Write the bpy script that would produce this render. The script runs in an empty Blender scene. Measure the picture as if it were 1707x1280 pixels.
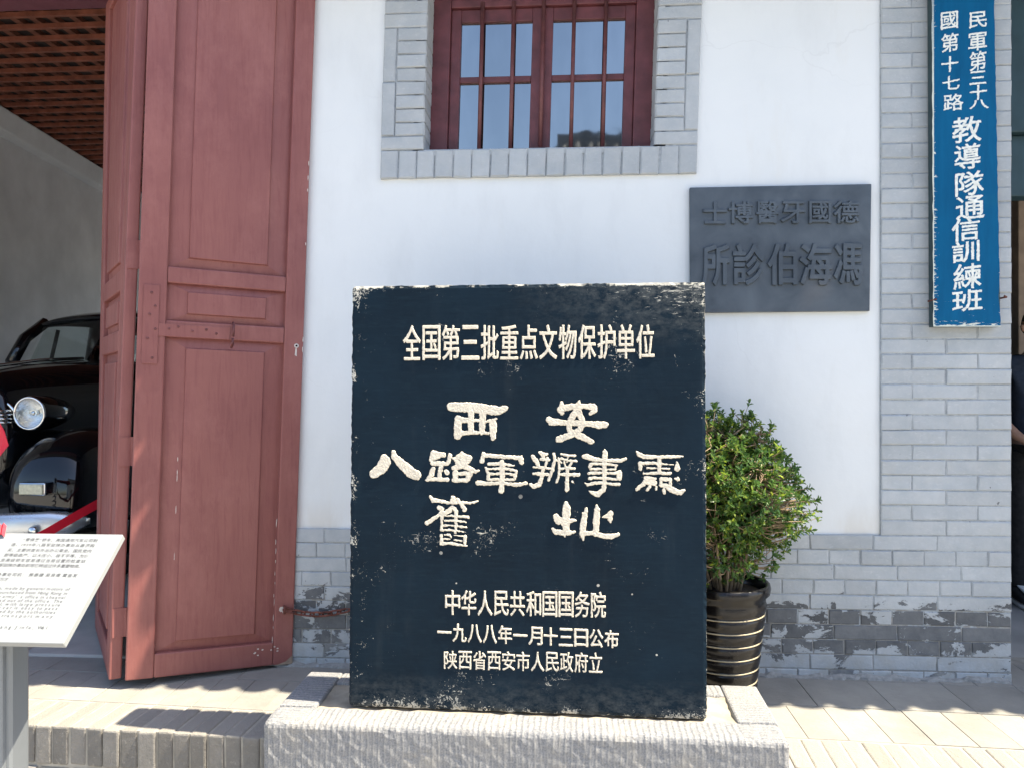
import bpy, bmesh, math, random
import numpy as np
from math import radians as R, sin, cos, pi, sqrt
from mathutils import Vector as V, Matrix, Euler
random.seed(7)
S = bpy.context.scene
COL = S.collection

# ---------------------------------------------------------------- camera, light
TH = math.atan(80 / 1282)                 # the lens looks a little left of the wall's normal
CAMP = V((0, -3.4, 1.26)); F = 1282.0
cam = bpy.data.cameras.new('camera'); co = bpy.data.objects.new('camera', cam); COL.objects.link(co)
co.location = CAMP; co.rotation_euler = (pi / 2, 0, TH)
cam.sensor_width = 36; cam.lens = 36 * F / 1707; cam.clip_start = .05; cam.clip_end = 500
S.camera = co
EL, AZ = R(60), R(5)                     # high sun, raking along the wall from the right
SUN = V((cos(EL) * cos(AZ), -cos(EL) * sin(AZ), sin(EL)))
w = bpy.data.worlds.new('World'); S.world = w; w.use_nodes = True
nt = w.node_tree; bg = nt.nodes['Background']
sk = nt.nodes.new('ShaderNodeTexSky'); sk.sky_type = 'NISHITA'; sk.sun_disc = False
sk.sun_elevation = EL; sk.sun_rotation = math.atan2(SUN.x, SUN.y); sk.dust_density = 1.5; sk.air_density = 1.0
nt.links.new(sk.outputs[0], bg.inputs[0]); bg.inputs[1].default_value = .125
sl = bpy.data.lights.new('sun', 'SUN'); so = bpy.data.objects.new('sun', sl); COL.objects.link(so)
sl.energy = 5.0; sl.angle = R(.5); sl.color = (1, .89, .70)
so.rotation_euler = SUN.to_track_quat('Z', 'Y').to_euler(); so.location = (3, -4, 9)
S.view_settings.view_transform = 'Standard'; S.view_settings.look = 'None'
S.view_settings.exposure = 1.47; S.view_settings.gamma = 1
S.cycles.max_bounces = 8; S.cycles.diffuse_bounces = 4; S.cycles.transparent_max_bounces = 8
S.cycles.sample_clamp_indirect = 6

# a point of the place seen at a pixel of the 1707 x 1280 photograph, on a given plane
RT, AX = V((cos(TH), sin(TH), 0)), V((-sin(TH), cos(TH), 0))
def ray(px, py): return AX * F + RT * (px - 853.5) + V((0, 0, 640 - py))
def on(px, py, P, N):
    d = ray(px, py); return CAMP + d * ((P - CAMP).dot(N) / d.dot(N))
def at(px, py, Y): return on(px, py, V((0, Y, 0)), V((0, 1, 0)))
def deep(px, py, Z): return CAMP + ray(px, py) * (Z / F)

# ---------------------------------------------------------------- materials
class NB:
    def __init__(s, name):
        s.m = bpy.data.materials.new(name); s.m.use_nodes = True
        s.t = s.m.node_tree; s.b = s.t.nodes['Principled BSDF']
    def n(s, typ, props=None, **ins):
        k = s.t.nodes.new('ShaderNode' + typ)
        for a, v in (props or {}).items(): setattr(k, a, v)
        for a, v in ins.items():
            key = int(a[1:]) if a[0] == 'i' and a[1:].isdigit() else a.replace('_', ' ')
            s.put(k.inputs[key], v)
        return k
    def put(s, sock, v):
        if isinstance(v, bpy.types.NodeSocket): s.t.links.new(v, sock)
        else:
            if sock.type == 'RGBA' and len(v) == 3: v = (*v, 1)
            sock.default_value = v
    def set(s, **kw):
        for a, v in kw.items(): s.put(s.b.inputs[a.replace('_', ' ')], v)
    def obj(s): return s.n('TexCoord').outputs['Object']
    def pos(s): return s.n('NewGeometry').outputs['Position']
    def isl(s): return s.n('NewGeometry').outputs['Random Per Island']
    def map(s, v, sc): return s.n('Mapping', None, Vector=v, Scale=sc).outputs[0]
    def noise(s, v, sc, det=4, rough=.55, dist=0):
        return s.n('TexNoise', None, Vector=v, Scale=sc, Detail=det, Roughness=rough, Distortion=dist).outputs['Fac']
    def ramp(s, f, a, b, c0=0., c1=1.):
        return s.n('MapRange', None, Value=f, i1=a, i2=b, i3=c0, i4=c1).outputs[0]
    def math(s, op, a, b=0.): return s.n('Math', {'operation': op}, i0=a, i1=b).outputs[0]
    def mix(s, f, a, b):
        k = s.n('Mix', {'data_type': 'RGBA'})
        s.put(k.inputs[0], f); s.put(k.inputs[6], a); s.put(k.inputs[7], b); return k.outputs[2]
    def mul(s, c, f):
        k = s.n('Mix', {'data_type': 'RGBA', 'blend_type': 'MULTIPLY'})
        s.put(k.inputs[0], 1.); s.put(k.inputs[6], c)
        g = s.n('CombineColor', None, i0=f, i1=f, i2=f).outputs[0]
        s.put(k.inputs[7], g); return k.outputs[2]
    def bump(s, h, st, d, prev=None):
        k = s.n('Bump', None, Height=h, Strength=st, Distance=d)
        if prev is not None: s.put(k.inputs['Normal'], prev)
        return k.outputs[0]
    def xyz(s, v): return s.n('SeparateXYZ', None, i0=v).outputs
M = {}
def simple(name, col, rough=.6, metal=0., var=.12, vs=8., bs=0., bd=.002, bsc=60., spec=.5):
    b = NB(name); p = b.obj()
    f = b.ramp(b.noise(p, vs, 5), .3, .7, 1 - var, 1 + var)
    b.set(Base_Color=b.mul(col, f), Roughness=b.ramp(b.noise(p, vs * 2.3, 4), .3, .7, rough * .85, min(1, rough * 1.15)), Metallic=metal)
    b.b.inputs['Specular IOR Level'].default_value = spec
    if bs: b.set(Normal=b.bump(b.noise(p, bsc, 5), bs, bd))
    M[name] = b.m; return b.m

def m_plaster():
    b = NB('plaster'); p = b.pos()
    big = b.noise(p, 1.3, 5, .6); sm = b.noise(b.map(p, (1, 1, .35)), 5, 6, .65)
    c = b.mix(b.ramp(big, .35, .7), (.755, .785, .80), (.705, .74, .76))
    c = b.mix(b.ramp(sm, .5, .75, 0, .4), c, (.60, .625, .64)); c = b.mix(b.ramp(b.noise(b.map(p, (1.6, 1, .35)), 2.2, 6, .7), .56, .75, 0, .3), c, (.66, .64, .585))
    vo = b.n('TexVoronoi', {'feature': 'DISTANCE_TO_EDGE'}, Vector=b.n('Mix', {'data_type': 'VECTOR'}).outputs[1], Scale=1.4)
    mv = vo.inputs['Vector'].links[0].from_node
    b.put(mv.inputs[0], .22); b.put(mv.inputs[4], p); b.put(mv.inputs[5], b.n('TexNoise', None, Vector=p, Scale=3., Detail=5.).outputs['Color'])
    crack = b.math('MULTIPLY', b.ramp(vo.outputs['Distance'], .0, .004, 1, 0), b.ramp(b.noise(p, .9, 2), .5, .62, 0, .16))
    c = b.mix(crack, c, (.45, .46, .47))
    # dust and splash low on the wall
    z = b.xyz(p)[2]
    c = b.mix(b.math('MULTIPLY', b.ramp(z, .6, .75, .5, 0), b.ramp(sm, .4, .6)), c, (.6, .55, .46))
    h = b.math('ADD', b.noise(p, 2.2, 3), b.math('MULTIPLY', b.noise(p, 30, 5), .12))
    b.set(Base_Color=c, Roughness=.85, Normal=b.bump(h, .35, .02)); M['plaster'] = b.m
m_plaster()

def m_brick():
    b = NB('painted_brick'); p = b.pos(); z = b.xyz(p)[2]; r = b.isl()
    paint = b.mix(b.ramp(b.noise(p, 14, 5, .65), .3, .7), (.375, .415, .45), (.445, .475, .50))
    paint = b.mul(paint, b.ramp(r, 0, 1, .93, 1.05)); paint = b.mul(paint, b.ramp(b.noise(p, 2.1, 6, .65), .3, .7, .88, 1.08)); paint = b.mix(b.ramp(b.noise(p, 6, 5, .7), .55, .75, 0, .4), paint, (.44, .45, .44))
    paint = b.mix(b.ramp(b.noise(b.map(p, (1, 1, 3)), 40, 4, .7), .58, .75, 0, .45), paint, (.60, .62, .63))
    bare = b.mix(b.noise(p, 22, 5, .7), (.052, .060, .071), (.155, .162, .168))
    bare = b.mul(bare, b.ramp(r, 0, 1, .75, 1.6))
    low = b.math('ADD', b.ramp(z, .06, .16, -.09, .06), b.ramp(z, .28, .50, .0, -.60))
    nz = b.math('ADD', b.noise(b.map(p, (1, 1, 1.7)), 7, 8, .72, .4), b.math('MULTIPLY', b.math('SUBTRACT', r, .5), .16))
    peel = b.ramp(b.math('ADD', nz, low), .485, .50)
    spot = b.ramp(b.noise(p, 26, 3, .5), .755, .765)
    c = b.mix(b.math('MAXIMUM', peel, b.math('MULTIPLY', spot, .8)), paint, bare)
    # pale mortar smears by the ground
    c = b.mix(b.math('MULTIPLY', b.ramp(z, .0, .16, .75, 0), b.ramp(b.noise(p, 16, 6), .45, .6)), c, (.34, .34, .32))
    h = b.math('ADD', b.math('MULTIPLY', b.noise(p, 9, 6, .6), .7), b.math('MULTIPLY', b.noise(p, 70, 5), .25))
    h = b.math('SUBTRACT', h, b.math('MULTIPLY', peel, .12))
    b.set(Base_Color=c, Roughness=.82, Normal=b.bump(h, .7, .011)); M['painted_brick'] = b.m
    b = NB('mortar'); p = b.pos(); z = b.xyz(p)[2]
    f = b.ramp(b.math('ADD', b.noise(p, 20, 5), b.ramp(z, .1, .55, .15, -.3)), .45, .5)
    c = b.mix(f, (.36, .395, .425), (.31, .31, .30))
    b.set(Base_Color=b.mul(c, b.ramp(b.noise(p, 60, 3), .3, .7, .75, 1.1)), Roughness=.9, Normal=b.bump(b.noise(p, 80, 4), .5, .004)); M['mortar'] = b.m
m_brick()

def m_door():
    b = NB('maroon_paint'); p = b.obj()
    gr = b.noise(b.map(p, (26, 26, 2.2)), 2.2, 6, .65, .6)
    fine = b.noise(b.map(p, (1, 1, .35)), 90, 5, .7)
    c = b.mix(b.ramp(b.noise(p, 2.2, 5, .6), .3, .7), (.215, .070, .066), (.285, .104, .090))
    c = b.mix(b.ramp(gr, .48, .66, 0, .28), c, (.15, .035, .04))
    c = b.mix(b.ramp(b.noise(b.map(p, (1, 1, .6)), 4, 7, .72), .5, .72, 0, .6), c, (.345, .14, .125))
    chip = b.ramp(b.noise(b.map(p, (1, 1, .5)), 34, 5, .7), .765, .78)
    c = b.mix(b.math('MULTIPLY', chip, .8), c, (.55, .47, .42))
    h = b.math('ADD', b.math('MULTIPLY', gr, .6), b.math('MULTIPLY', fine, .6))
    b.set(Base_Color=c, Roughness=b.ramp(gr, .3, .7, .42, .6), Normal=b.bump(h, .45, .003)); M['maroon_paint'] = b.m
m_door()
simple('worn_wood', (.33, .26, .2), .8, 0, .35, 20, .5, .003, 50)
simple('pale_chip', (.62, .57, .53), .8, 0, .2, 60)

def m_stele():
    b = NB('black_stele_paint'); p = b.obj(); x, y, z = b.xyz(p)
    W, H = 1.227, 1.456
    c = b.mix(b.ramp(b.noise(p, 3, 6, .65), .35, .7), (.0012, .009, .0185), (.0028, .015, .029))
    c = b.mix(b.ramp(b.noise(b.map(p, (1, 1, 6)), 14, 5, .7), .5, .75, 0, .35), c, (.009, .026, .040))
    ed = b.math('MINIMUM', b.math('MINIMUM', x, b.math('SUBTRACT', W, x)), b.math('MINIMUM', z, b.math('SUBTRACT', H, z)))
    big = b.noise(p, 4.5, 4, .6); pat = b.noise(p, 7.5, 3, .6)
    tr = b.math('MULTIPLY', b.ramp(z, H - .22, H - .02), b.ramp(x, .55, W - .08))
    # dusty grey scuffs in the top right corner and along the foot, faint rain streaks elsewhere
    dust = b.math('MULTIPLY', b.ramp(b.noise(b.map(p, (1, 1, 1.6)), 22, 8, .78), .42, .66), b.math('MAXIMUM', b.ramp(z, .0, .13, .24, 0), b.math('MULTIPLY', tr, .36)))
    dust = b.math('MAXIMUM', dust, b.math('MULTIPLY', b.ramp(b.noise(b.map(p, (5, 1, .5)), 3, 5, .6), .55, .8, 0, .06), b.ramp(big, .4, .7)))
    c = b.mix(dust, c, (.30, .31, .29))
    le = b.math('MULTIPLY', b.ramp(x, .0, .15, 1, 0), b.ramp(b.noise(b.map(p, (2, 1, 1)), 6, 5, .7), .46, .60))
    ee = b.math('MULTIPLY', b.ramp(ed, 0, .045, 1, 0), b.ramp(pat, .38, .6))
    ft = b.math('MULTIPLY', b.ramp(z, 0, .06, 1, 0), b.ramp(pat, .40, .55))
    iso = b.math('MULTIPLY', b.ramp(big, .53, .66), .135)
    th = b.math('ADD', b.math('ADD', b.math('MULTIPLY', le, .175), b.math('MULTIPLY', ee, .115)), b.math('ADD', iso, b.math('MULTIPLY', ft, .19)))
    c1 = b.ramp(b.math('ADD', b.noise(p, 85, 6, .72, 1.2), th), .725, .745)
    dg = b.n('Mapping', None, Vector=p, Rotation=(0, .7, 0), Scale=(1, 1, 4.5)).outputs[0]
    c2 = b.ramp(b.math('ADD', b.noise(dg, 30, 6, .72, .5), b.math('ADD', b.math('MULTIPLY', le, .09), b.math('MULTIPLY', iso, .8))), .72, .737)
    c2b = b.ramp(b.math('ADD', b.noise(b.map(p, (1, 1, 5)), 26, 6, .74, .5), b.math('ADD', b.math('MULTIPLY', tr, .20), b.math('MULTIPLY', ft, .10))), .735, .752)
    dots = b.n('TexVoronoi', None, Vector=p, Scale=15.).outputs
    dr = b.xyz(b.n('CombineXYZ', None, i0=b.n('SeparateColor', None, i0=dots['Color']).outputs[0]).outputs[0])[0]
    c3 = b.math('MULTIPLY', b.math('LESS_THAN', b.math('ADD', dots['Distance'], b.math('MULTIPLY', b.noise(p, 120, 2), .03)), b.ramp(dr, .4, 1, .0, .13)), b.ramp(z, .35, .95, 1, .0))
    rim = b.ramp(b.math('ADD', ed, b.math('MULTIPLY', b.noise(p, 38, 6, .75), .022)), .0115, .0135, 1, 0)
    rim = b.math('MULTIPLY', rim, b.ramp(b.noise(p, 13, 4), .44, .5))
    ch = b.math('MAXIMUM', b.math('MAXIMUM', c1, c2), b.math('MAXIMUM', b.math('MAXIMUM', c3, c2b), rim))
    c = b.mix(b.math('MULTIPLY', ch, b.ramp(b.noise(p, 18, 4), .3, .6, .6, .95)), c, (.60, .575, .50))
    h = b.math('ADD', b.math('MULTIPLY', b.noise(b.map(p, (.6, 1, 9)), 14, 5, .6), .7), b.math('MULTIPLY', b.noise(p, 130, 3), .15))
    h = b.math('SUBTRACT', h, b.math('MULTIPLY', ch, .5))
    b.set(Base_Color=c, Roughness=b.ramp(ch, 0, 1, .62, .85), Normal=b.bump(h, .22, .0025))
    b.b.inputs['Specular IOR Level'].default_value = .16
    M['black_stele_paint'] = b.m
    b = NB('cream_letter_paint'); p = b.obj()
    c = b.mix(b.ramp(b.noise(p, 60, 5, .7), .3, .7), (.74, .68, .56), (.64, .575, .465))
    c = b.mix(b.ramp(b.noise(p, 100, 5, .7), .60, .70, 0, .75), b.mix(b.ramp(b.noise(p, 11, 4, .6), .5, .75, 0, .55), c, (.56, .50, .40)), (.22, .21, .19))
    b.set(Base_Color=c, Roughness=.9, Normal=b.bump(b.noise(p, 160, 5), .7, .003)); M['cream_letter_paint'] = b.m
m_stele()

def m_stone():
    b = NB('tooled_granite'); p = b.obj(); g = b.n('NewGeometry').outputs['Normal']
    nz = b.xyz(g)[2]; ny = b.math('ABSOLUTE', b.xyz(g)[1])
    x, y, z = b.xyz(p)
    wob = b.math('MULTIPLY', b.math('SUBTRACT', b.noise(p, 9, 4), .5), .02)
    gx = b.math('SINE', b.math('MULTIPLY', b.math('ADD', x, wob), 2 * pi / .0195))
    gy = b.math('SINE', b.math('MULTIPLY', b.math('ADD', y, wob), 2 * pi / .0195))
    # the side strips of the rim are tooled across, the rest along
    side = b.ramp(b.math('ABSOLUTE', b.math('SUBTRACT', x, .849)), .712, .714)
    top = b.ramp(nz, .5, .6)
    gro = b.n('Mix', None, i0=b.math('MULTIPLY', side, top), i2=gx, i3=gy).outputs[0]
    brk = b.noise(b.map(p, (1, 1, .5)), 75, 5, .72)
    hg = b.math('ADD', b.math('MULTIPLY', b.math('ADD', gro, 1), b.ramp(brk, .3, .6, .1, .3)), b.math('MULTIPLY', brk, .9))
    c = b.mix(b.ramp(b.noise(p, 160, 3, .7), .35, .65), (.165, .175, .19), (.31, .31, .315))
    c = b.mix(b.math('MULTIPLY', b.ramp(gro, .3, .95), b.ramp(brk, .35, .6, .0, .7)), c, (.43, .42, .40))
    c = b.mix(b.ramp(b.noise(p, 6, 5), .5, .75, 0, .5), c, (.46, .42, .35))
    b.set(Base_Color=c, Roughness=.85, Normal=b.bump(hg, .75, .007)); M['tooled_granite'] = b.m
m_stone()
simple('sandy_mortar', (.36, .315, .245), .95, 0, .25, 14, .8, .006, 30)

def m_paving():
    b = NB('paving_brick'); p = b.pos(); r = b.isl()
    c = b.mix(b.noise(p, 8, 6, .65), (.25, .242, .222), (.355, .338, .30))
    c = b.mul(c, b.ramp(r, 0, 1, .93, 1.06)); c = b.mul(c, b.ramp(b.noise(p, 2.4, 6, .65), .35, .65, .80, 1.04))
    c = b.mix(b.ramp(b.noise(p, 45, 5, .7), .6, .75, 0, .5), c, (.17, .165, .155))
    h = b.math('ADD', b.noise(p, 12, 6, .65), b.math('MULTIPLY', b.noise(p, 90, 4), .3))
    b.set(Base_Color=c, Roughness=.88, Normal=b.bump(h, .6, .007)); M['paving_brick'] = b.m
    b = NB('edge_brick'); p = b.pos(); r = b.isl()
    c = b.mix(b.noise(p, 14, 6, .7), (.12, .117, .11), (.29, .272, .245))
    c = b.mul(c, b.ramp(r, 0, 1, .78, 1.2))
    c = b.mix(b.ramp(b.noise(p, 60, 5, .7), .58, .7, 0, .6), c, (.36, .34, .30))
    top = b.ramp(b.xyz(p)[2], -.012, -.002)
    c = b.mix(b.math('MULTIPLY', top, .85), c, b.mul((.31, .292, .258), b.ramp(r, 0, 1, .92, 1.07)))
    h = b.math('ADD', b.noise(p, 22, 7, .75), b.math('MULTIPLY', b.noise(p, 120, 4), .3))
    b.set(Base_Color=c, Roughness=.9, Normal=b.bump(h, .8, .012)); M['edge_brick'] = b.m
m_paving()
simple('paving_mortar', (.33, .31, .27), .95, 0, .2, 20, .5, .004, 60)
simple('courtyard_paving', (.36, .345, .32), .9, 0, .2, 2, .4, .01, 6)

def m_blue():
    b = NB('blue_board_paint'); p = b.obj(); x, y, z = b.xyz(p)
    c = b.mix(b.ramp(b.noise(b.map(p, (3, 1, .5)), 6, 5, .6), .3, .7), (.0008, .078, .19), (.0015, .108, .25))
    c = b.mix(b.ramp(b.noise(p, 5, 5), .6, .78, 0, .5), c, (.012, .14, .23))
    ed = b.math('MINIMUM', b.math('MINIMUM', b.math('ADD', x, .001), b.math('SUBTRACT', .287, x)), z)
    n1 = b.noise(b.map(p, (.5, 1, 2.2)), 55, 5, .7, .6)
    lowz = b.ramp(z, .1, 1.1, .07, -.04)
    chip = b.ramp(b.math('ADD', n1, b.math('ADD', b.ramp(ed, 0, .03, .22, 0), lowz)), .75, .765)
    rim = b.ramp(b.math('ADD', ed, b.math('MULTIPLY', n1, .006)), .0055, .0065, 1, 0)
    rim = b.math('MULTIPLY', rim, b.ramp(z, 1.0, 1.5, 1, .3))
    c = b.mix(b.math('MAXIMUM', chip, rim), c, (.62, .66, .60))
    b.set(Base_Color=c, Roughness=.6, Normal=b.bump(b.math('SUBTRACT', b.noise(b.map(p, (6, 1, 1)), 20, 4), chip), .3, .002)); b.b.inputs['Specular IOR Level'].default_value = .12; M['blue_board_paint'] = b.m
m_blue()
simple('white_letter_paint', (.74, .76, .72), .7, 0, .15, 60)
simple('dark_board_edge', (.03, .06, .07), .7)

def m_bronze():
    b = NB('grey_bronze'); p = b.obj()
    c = b.mix(b.ramp(b.noise(p, 6, 5, .6, .5), .3, .7), (.05, .066, .086), (.105, .13, .158))
    c = b.mix(b.ramp(b.noise(p, 3, 3), .6, .8, 0, .3), c, (.15, .13, .12))
    b.set(Base_Color=c, Metallic=.25, Roughness=b.ramp(b.noise(p, 9, 4), .3, .7, .38, .55), Normal=b.bump(b.noise(p, 120, 4), .2, .001)); M['grey_bronze'] = b.m
m_bronze()
simple('glazed_black', (.010, .009, .009), .2, 0, .6, 9, .2, .004, 9, .4)
simple('gold_glaze', (.42, .36, .24), .5, 0., .2, 30)
simple('soil', (.05, .035, .025), 1, 0, .4, 60, .9, .02, 40)
simple('bark', (.30, .22, .14), .8, 0, .3, 40, .5, .002, 90)
def m_leaf():
    b = NB('leaf'); r = b.isl(); p = b.obj()
    c = b.mix(r, (.05, .12, .03), (.15, .245, .035))
    c = b.mix(b.ramp(r, .80, .98), c, (.34, .42, .05))
    c = b.mix(b.ramp(b.noise(p, 7, 2), .45, .65, 0, .5), c, (.04, .115, .06))
    b.set(Base_Color=c, Roughness=.42)
    tr = b.n('BsdfTranslucent', None, Color=b.mul(c, 1.6)).outputs[0]
    mx = b.n('MixShader', None, i0=.3, i1=b.b.outputs[0], i2=tr).outputs[0]
    b.t.links.new(mx, b.t.nodes['Material Output'].inputs[0]); M['leaf'] = b.m
m_leaf()
simple('rusty_chain', (.17, .06, .045), .7, .3, .4, 60, .5, .002, 120)
simple('iron_bar_paint', (.14, .045, .045), .5, 0, .25, 20)
simple('shaded_maroon_paint', (.125, .036, .042), .5, 0, .3, 14, .3, .002, 60)  # maroon darkened so the reveal's shade is in the window's colour
def m_glass():
    b = NB('window_glass'); p = b.pos()
    c = b.mix(b.ramp(b.noise(b.map(p, (2, 1, .6)), 3, 4), .35, .7), (.30, .31, .315), (.36, .365, .365))
    b.set(Base_Color=c, Metallic=1.0, Roughness=.035, Normal=b.bump(b.noise(p, 5, 2), .07, .012)); M['window_glass'] = b.m
m_glass()
simple('interior_plaster', (.66, .68, .70), .9, 0, .12, 2, .3, .01, 6)
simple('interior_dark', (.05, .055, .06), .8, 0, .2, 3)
simple('teal_paint', (.018, .05, .065), .6, 0, .2, 6)
simple('batten_wood', (.30, .10, .062), .75, 0, .35, 9, .5, .003, 50)
simple('lath_wood', (.22, .085, .055), .85, 0, .4, 12, .5, .003, 50)
simple('board_dark', (.05, .034, .03), .9, 0, .4, 8)
simple('beam_paint', (.10, .03, .045), .6, 0, .2, 6)
simple('floor_stone', (.38, .37, .35), .75, 0, .2, 3, .4, .008, 10)
simple('roof_tile', (.13, .135, .14), .85, 0, .3, 12, .5, .006, 30)
simple('car_black', (.003, .0035, .005), .07, 0, .05, 2, 0, 0, 0, .45)
M['car_black'].node_tree.nodes['Principled BSDF'].inputs['Coat Weight'].default_value = .35
M['car_black'].node_tree.nodes['Principled BSDF'].inputs['Coat Roughness'].default_value = .03
simple('chrome', (.72, .74, .76), .12, 1, .05, 4)
simple('lamp_reflector', (.95, .95, .95), .22, 1, .05, 30, .5, .01, 35)
def m_clear(name, rough, tint, alpha=0.):
    b = NB(name); b.set(Base_Color=tint, Roughness=rough, IOR=1.45)
    gl = b.n('BsdfGlossy', None, Color=(.9, .95, 1), Roughness=rough).outputs[0]
    tr = b.n('BsdfTransparent', None, Color=tint).outputs[0]
    fr = b.ramp(b.math('POWER', b.n('LayerWeight', None, Blend=.5).outputs['Facing'], 4.), 0, 1, .05, .7)
    mx = b.n('MixShader', None, i0=fr, i1=tr, i2=gl).outputs[0]
    b.t.links.new(mx, b.t.nodes['Material Output'].inputs[0]); M[name] = b.m
m_clear('car_glass', .02, (.88, .92, .91)); m_clear('lens_glass', .02, (.92, .95, .95))
simple('amber_lens', (.62, .60, .44), .25, 0, .2, 60, .5, .004, 60)
simple('brushed_bumper', (.66, .70, .74), .28, .85, .08, 5)
simple('rubber', (.02, .02, .02), .75)
simple('upholstery', (.05, .045, .04), .9)
simple('red_belt', (.56, .006, .03), .6, 0, .08, 20, .3, .001, 300)
simple('sign_white', (.285, .30, .305), .45, 0, .04, 5)
simple('sign_edge', (.60, .58, .50), .6)
simple('sign_ink', (.02, .02, .024), .6)
simple('sign_red', (.62, .06, .07), .5); simple('sign_pink', (.70, .22, .20), .5)
simple('post_grey', (.20, .22, .24), .45, .4, .08, 4)
simple('navy_cloth', (.012, .022, .045), .9, 0, .2, 20, .4, .003, 50)
simple('black_cloth', (.01, .011, .014), .9, 0, .2, 20, .4, .003, 50)
simple('skin', (.42, .25, .18), .55, 0, .08, 20)
simple('hair', (.012, .010, .009), .6, 0, .3, 60)
simple('shoe_white', (.6, .62, .63), .6); simple('pale_wood', (.42, .34, .28), .6, 0, .2, 10)

# ---------------------------------------------------------------- mesh helpers
WM = {}
class MB:
    def __init__(s): s.v = []; s.f = []; s.sm = False
    def add(s, vs, fs):
        o = len(s.v); s.v += [V(p) for p in vs]; s.f += [tuple(i + o for i in f) for f in fs]; return s
    def hexa(s, p):          # 8 points: bottom 0-3 ccw, top 4-7
        return s.add(p, [(3, 2, 1, 0), (4, 5, 6, 7), (0, 1, 5, 4), (1, 2, 6, 5), (2, 3, 7, 6), (3, 0, 4, 7)])
    def box(s, a, b):
        (x0, y0, z0), (x1, y1, z1) = a, b
        return s.hexa([(x0, y0, z0), (x1, y0, z0), (x1, y1, z0), (x0, y1, z0), (x0, y0, z1), (x1, y0, z1), (x1, y1, z1), (x0, y1, z1)])
    def brick(s, p0, ux, uz, n, wd, h, d, ch=.0038, j=.0017):
        jr = lambda: random.uniform(-j, j)
        q = lambda a, c, k: p0 + ux * (a + jr()) + uz * (c + jr()) + n * (k + jr())
        back = [q(0, 0, 0), q(wd, 0, 0), q(wd, h, 0), q(0, h, 0)]
        mid = [q(0, 0, d - ch), q(wd, 0, d - ch), q(wd, h, d - ch), q(0, h, d - ch)]
        fr = [q(ch, ch, d), q(wd - ch, ch, d), q(wd - ch, h - ch, d), q(ch, h - ch, d)]
        fs = [(8, 9, 10, 11)]
        for i in range(4):
            k = (i + 1) % 4; fs += [(i, k, 4 + k, 4 + i), (4 + i, 4 + k, 8 + k, 8 + i)]
        return s.add(back + mid + fr, fs)
    def lathe(s, prof, c=(0, 0, 0), n=32, cap=False, M4=None):
        c = V(c); vs = []; fs = []
        for r, z in prof:
            for i in range(n):
                a = 2 * pi * i / n; p = V((r * cos(a), r * sin(a), z)); vs.append((M4 @ p if M4 else p) + c)
        for k in range(len(prof) - 1):
            for i in range(n):
                j = (i + 1) % n; fs.append((k * n + i, k * n + j, (k + 1) * n + j, (k + 1) * n + i))
        if cap: fs += [tuple(range(n))[::-1], tuple(range((len(prof) - 1) * n, len(prof) * n))]
        return s.add(vs, fs)
    def tube(s, pts, r, n=8, closed=False):
        pts = [V(p) for p in pts]; m = len(pts); rs = r if isinstance(r, (list, tuple)) else [r] * m
        vs = []; fs = []
        for k in range(m):
            a = pts[(k - 1) % m] if closed or k else pts[k]; b = pts[(k + 1) % m] if closed or k < m - 1 else pts[k]
            t = (b - a).normalized(); u = t.cross(V((0, 0, 1)))
            if u.length < .05: u = t.cross(V((1, 0, 0)))
            u.normalize(); x = t.cross(u)
            vs += [pts[k] + (u * cos(2 * pi * i / n) + x * sin(2 * pi * i / n)) * rs[k] for i in range(n)]
        for k in range(m if closed else m - 1):
            for i in range(n):
                j = (i + 1) % n; k2 = (k + 1) % m; fs.append((k * n + i, k * n + j, k2 * n + j, k2 * n + i))
        if not closed: fs += [tuple(range(n))[::-1], tuple(range((m - 1) * n, m * n))]
        return s.add(vs, fs)
    def loft(s, rings, cap=True, closed=True):
        n = len(rings[0]); vs = [p for r in rings for p in r]; fs = []
        for k in range(len(rings) - 1):
            for i in range(n if closed else n - 1):
                j = (i + 1) % n; fs.append((k * n + i, k * n + j, (k + 1) * n + j, (k + 1) * n + i))
        if cap and closed: fs += [tuple(range(n))[::-1], tuple(range((len(rings) - 1) * n, len(rings) * n))]
        return s.add(vs, fs)
def obj(name, mb, mat, parent=None, bevel=0, smooth=False, seg=2, subd=0, local=False):
    me = bpy.data.meshes.new(name)
    vs = mb.v
    if parent is not None and not local:
        Mi = WM[parent.name].inverted(); vs = [Mi @ p for p in vs]
    me.from_pydata([tuple(p) for p in vs], [], mb.f); me.update()
    if mat is not None: me.materials.append(M[mat] if isinstance(mat, str) else mat)
    bm = bmesh.new(); bm.from_mesh(me); bmesh.ops.recalc_face_normals(bm, faces=bm.faces); bm.to_mesh(me); bm.free()
    o = bpy.data.objects.new(name, me); COL.objects.link(o)
    if parent is not None: o.parent = parent; WM[o.name] = WM[parent.name]
    else: WM[o.name] = Matrix.Identity(4)
    if smooth: me.polygons.foreach_set('use_smooth', [True] * len(me.polygons))
    if bevel:
        k = o.modifiers.new('bevel', 'BEVEL'); k.width = bevel; k.segments = seg; k.limit_method = 'ANGLE'; k.angle_limit = R(40)
    if subd:
        k = o.modifiers.new('subd', 'SUBSURF'); k.levels = subd; k.render_levels = subd
    return o
def tag(o, label=None, cat=None, group=None, kind=None):
    for k, v in (('label', label), ('category', cat), ('group', group), ('kind', kind)):
        if v: o[k] = v
    return o
def thing(name, label, cat, loc=(0, 0, 0), rz=0, group=None):
    o = bpy.data.objects.new(name, None); COL.objects.link(o); o.empty_display_size = .1
    o.location = loc; o.rotation_euler = (0, 0, rz); tag(o, label, cat, group)
    WM[o.name] = Matrix.Translation(V(loc)) @ Matrix.Rotation(rz, 4, 'Z'); return o

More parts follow.
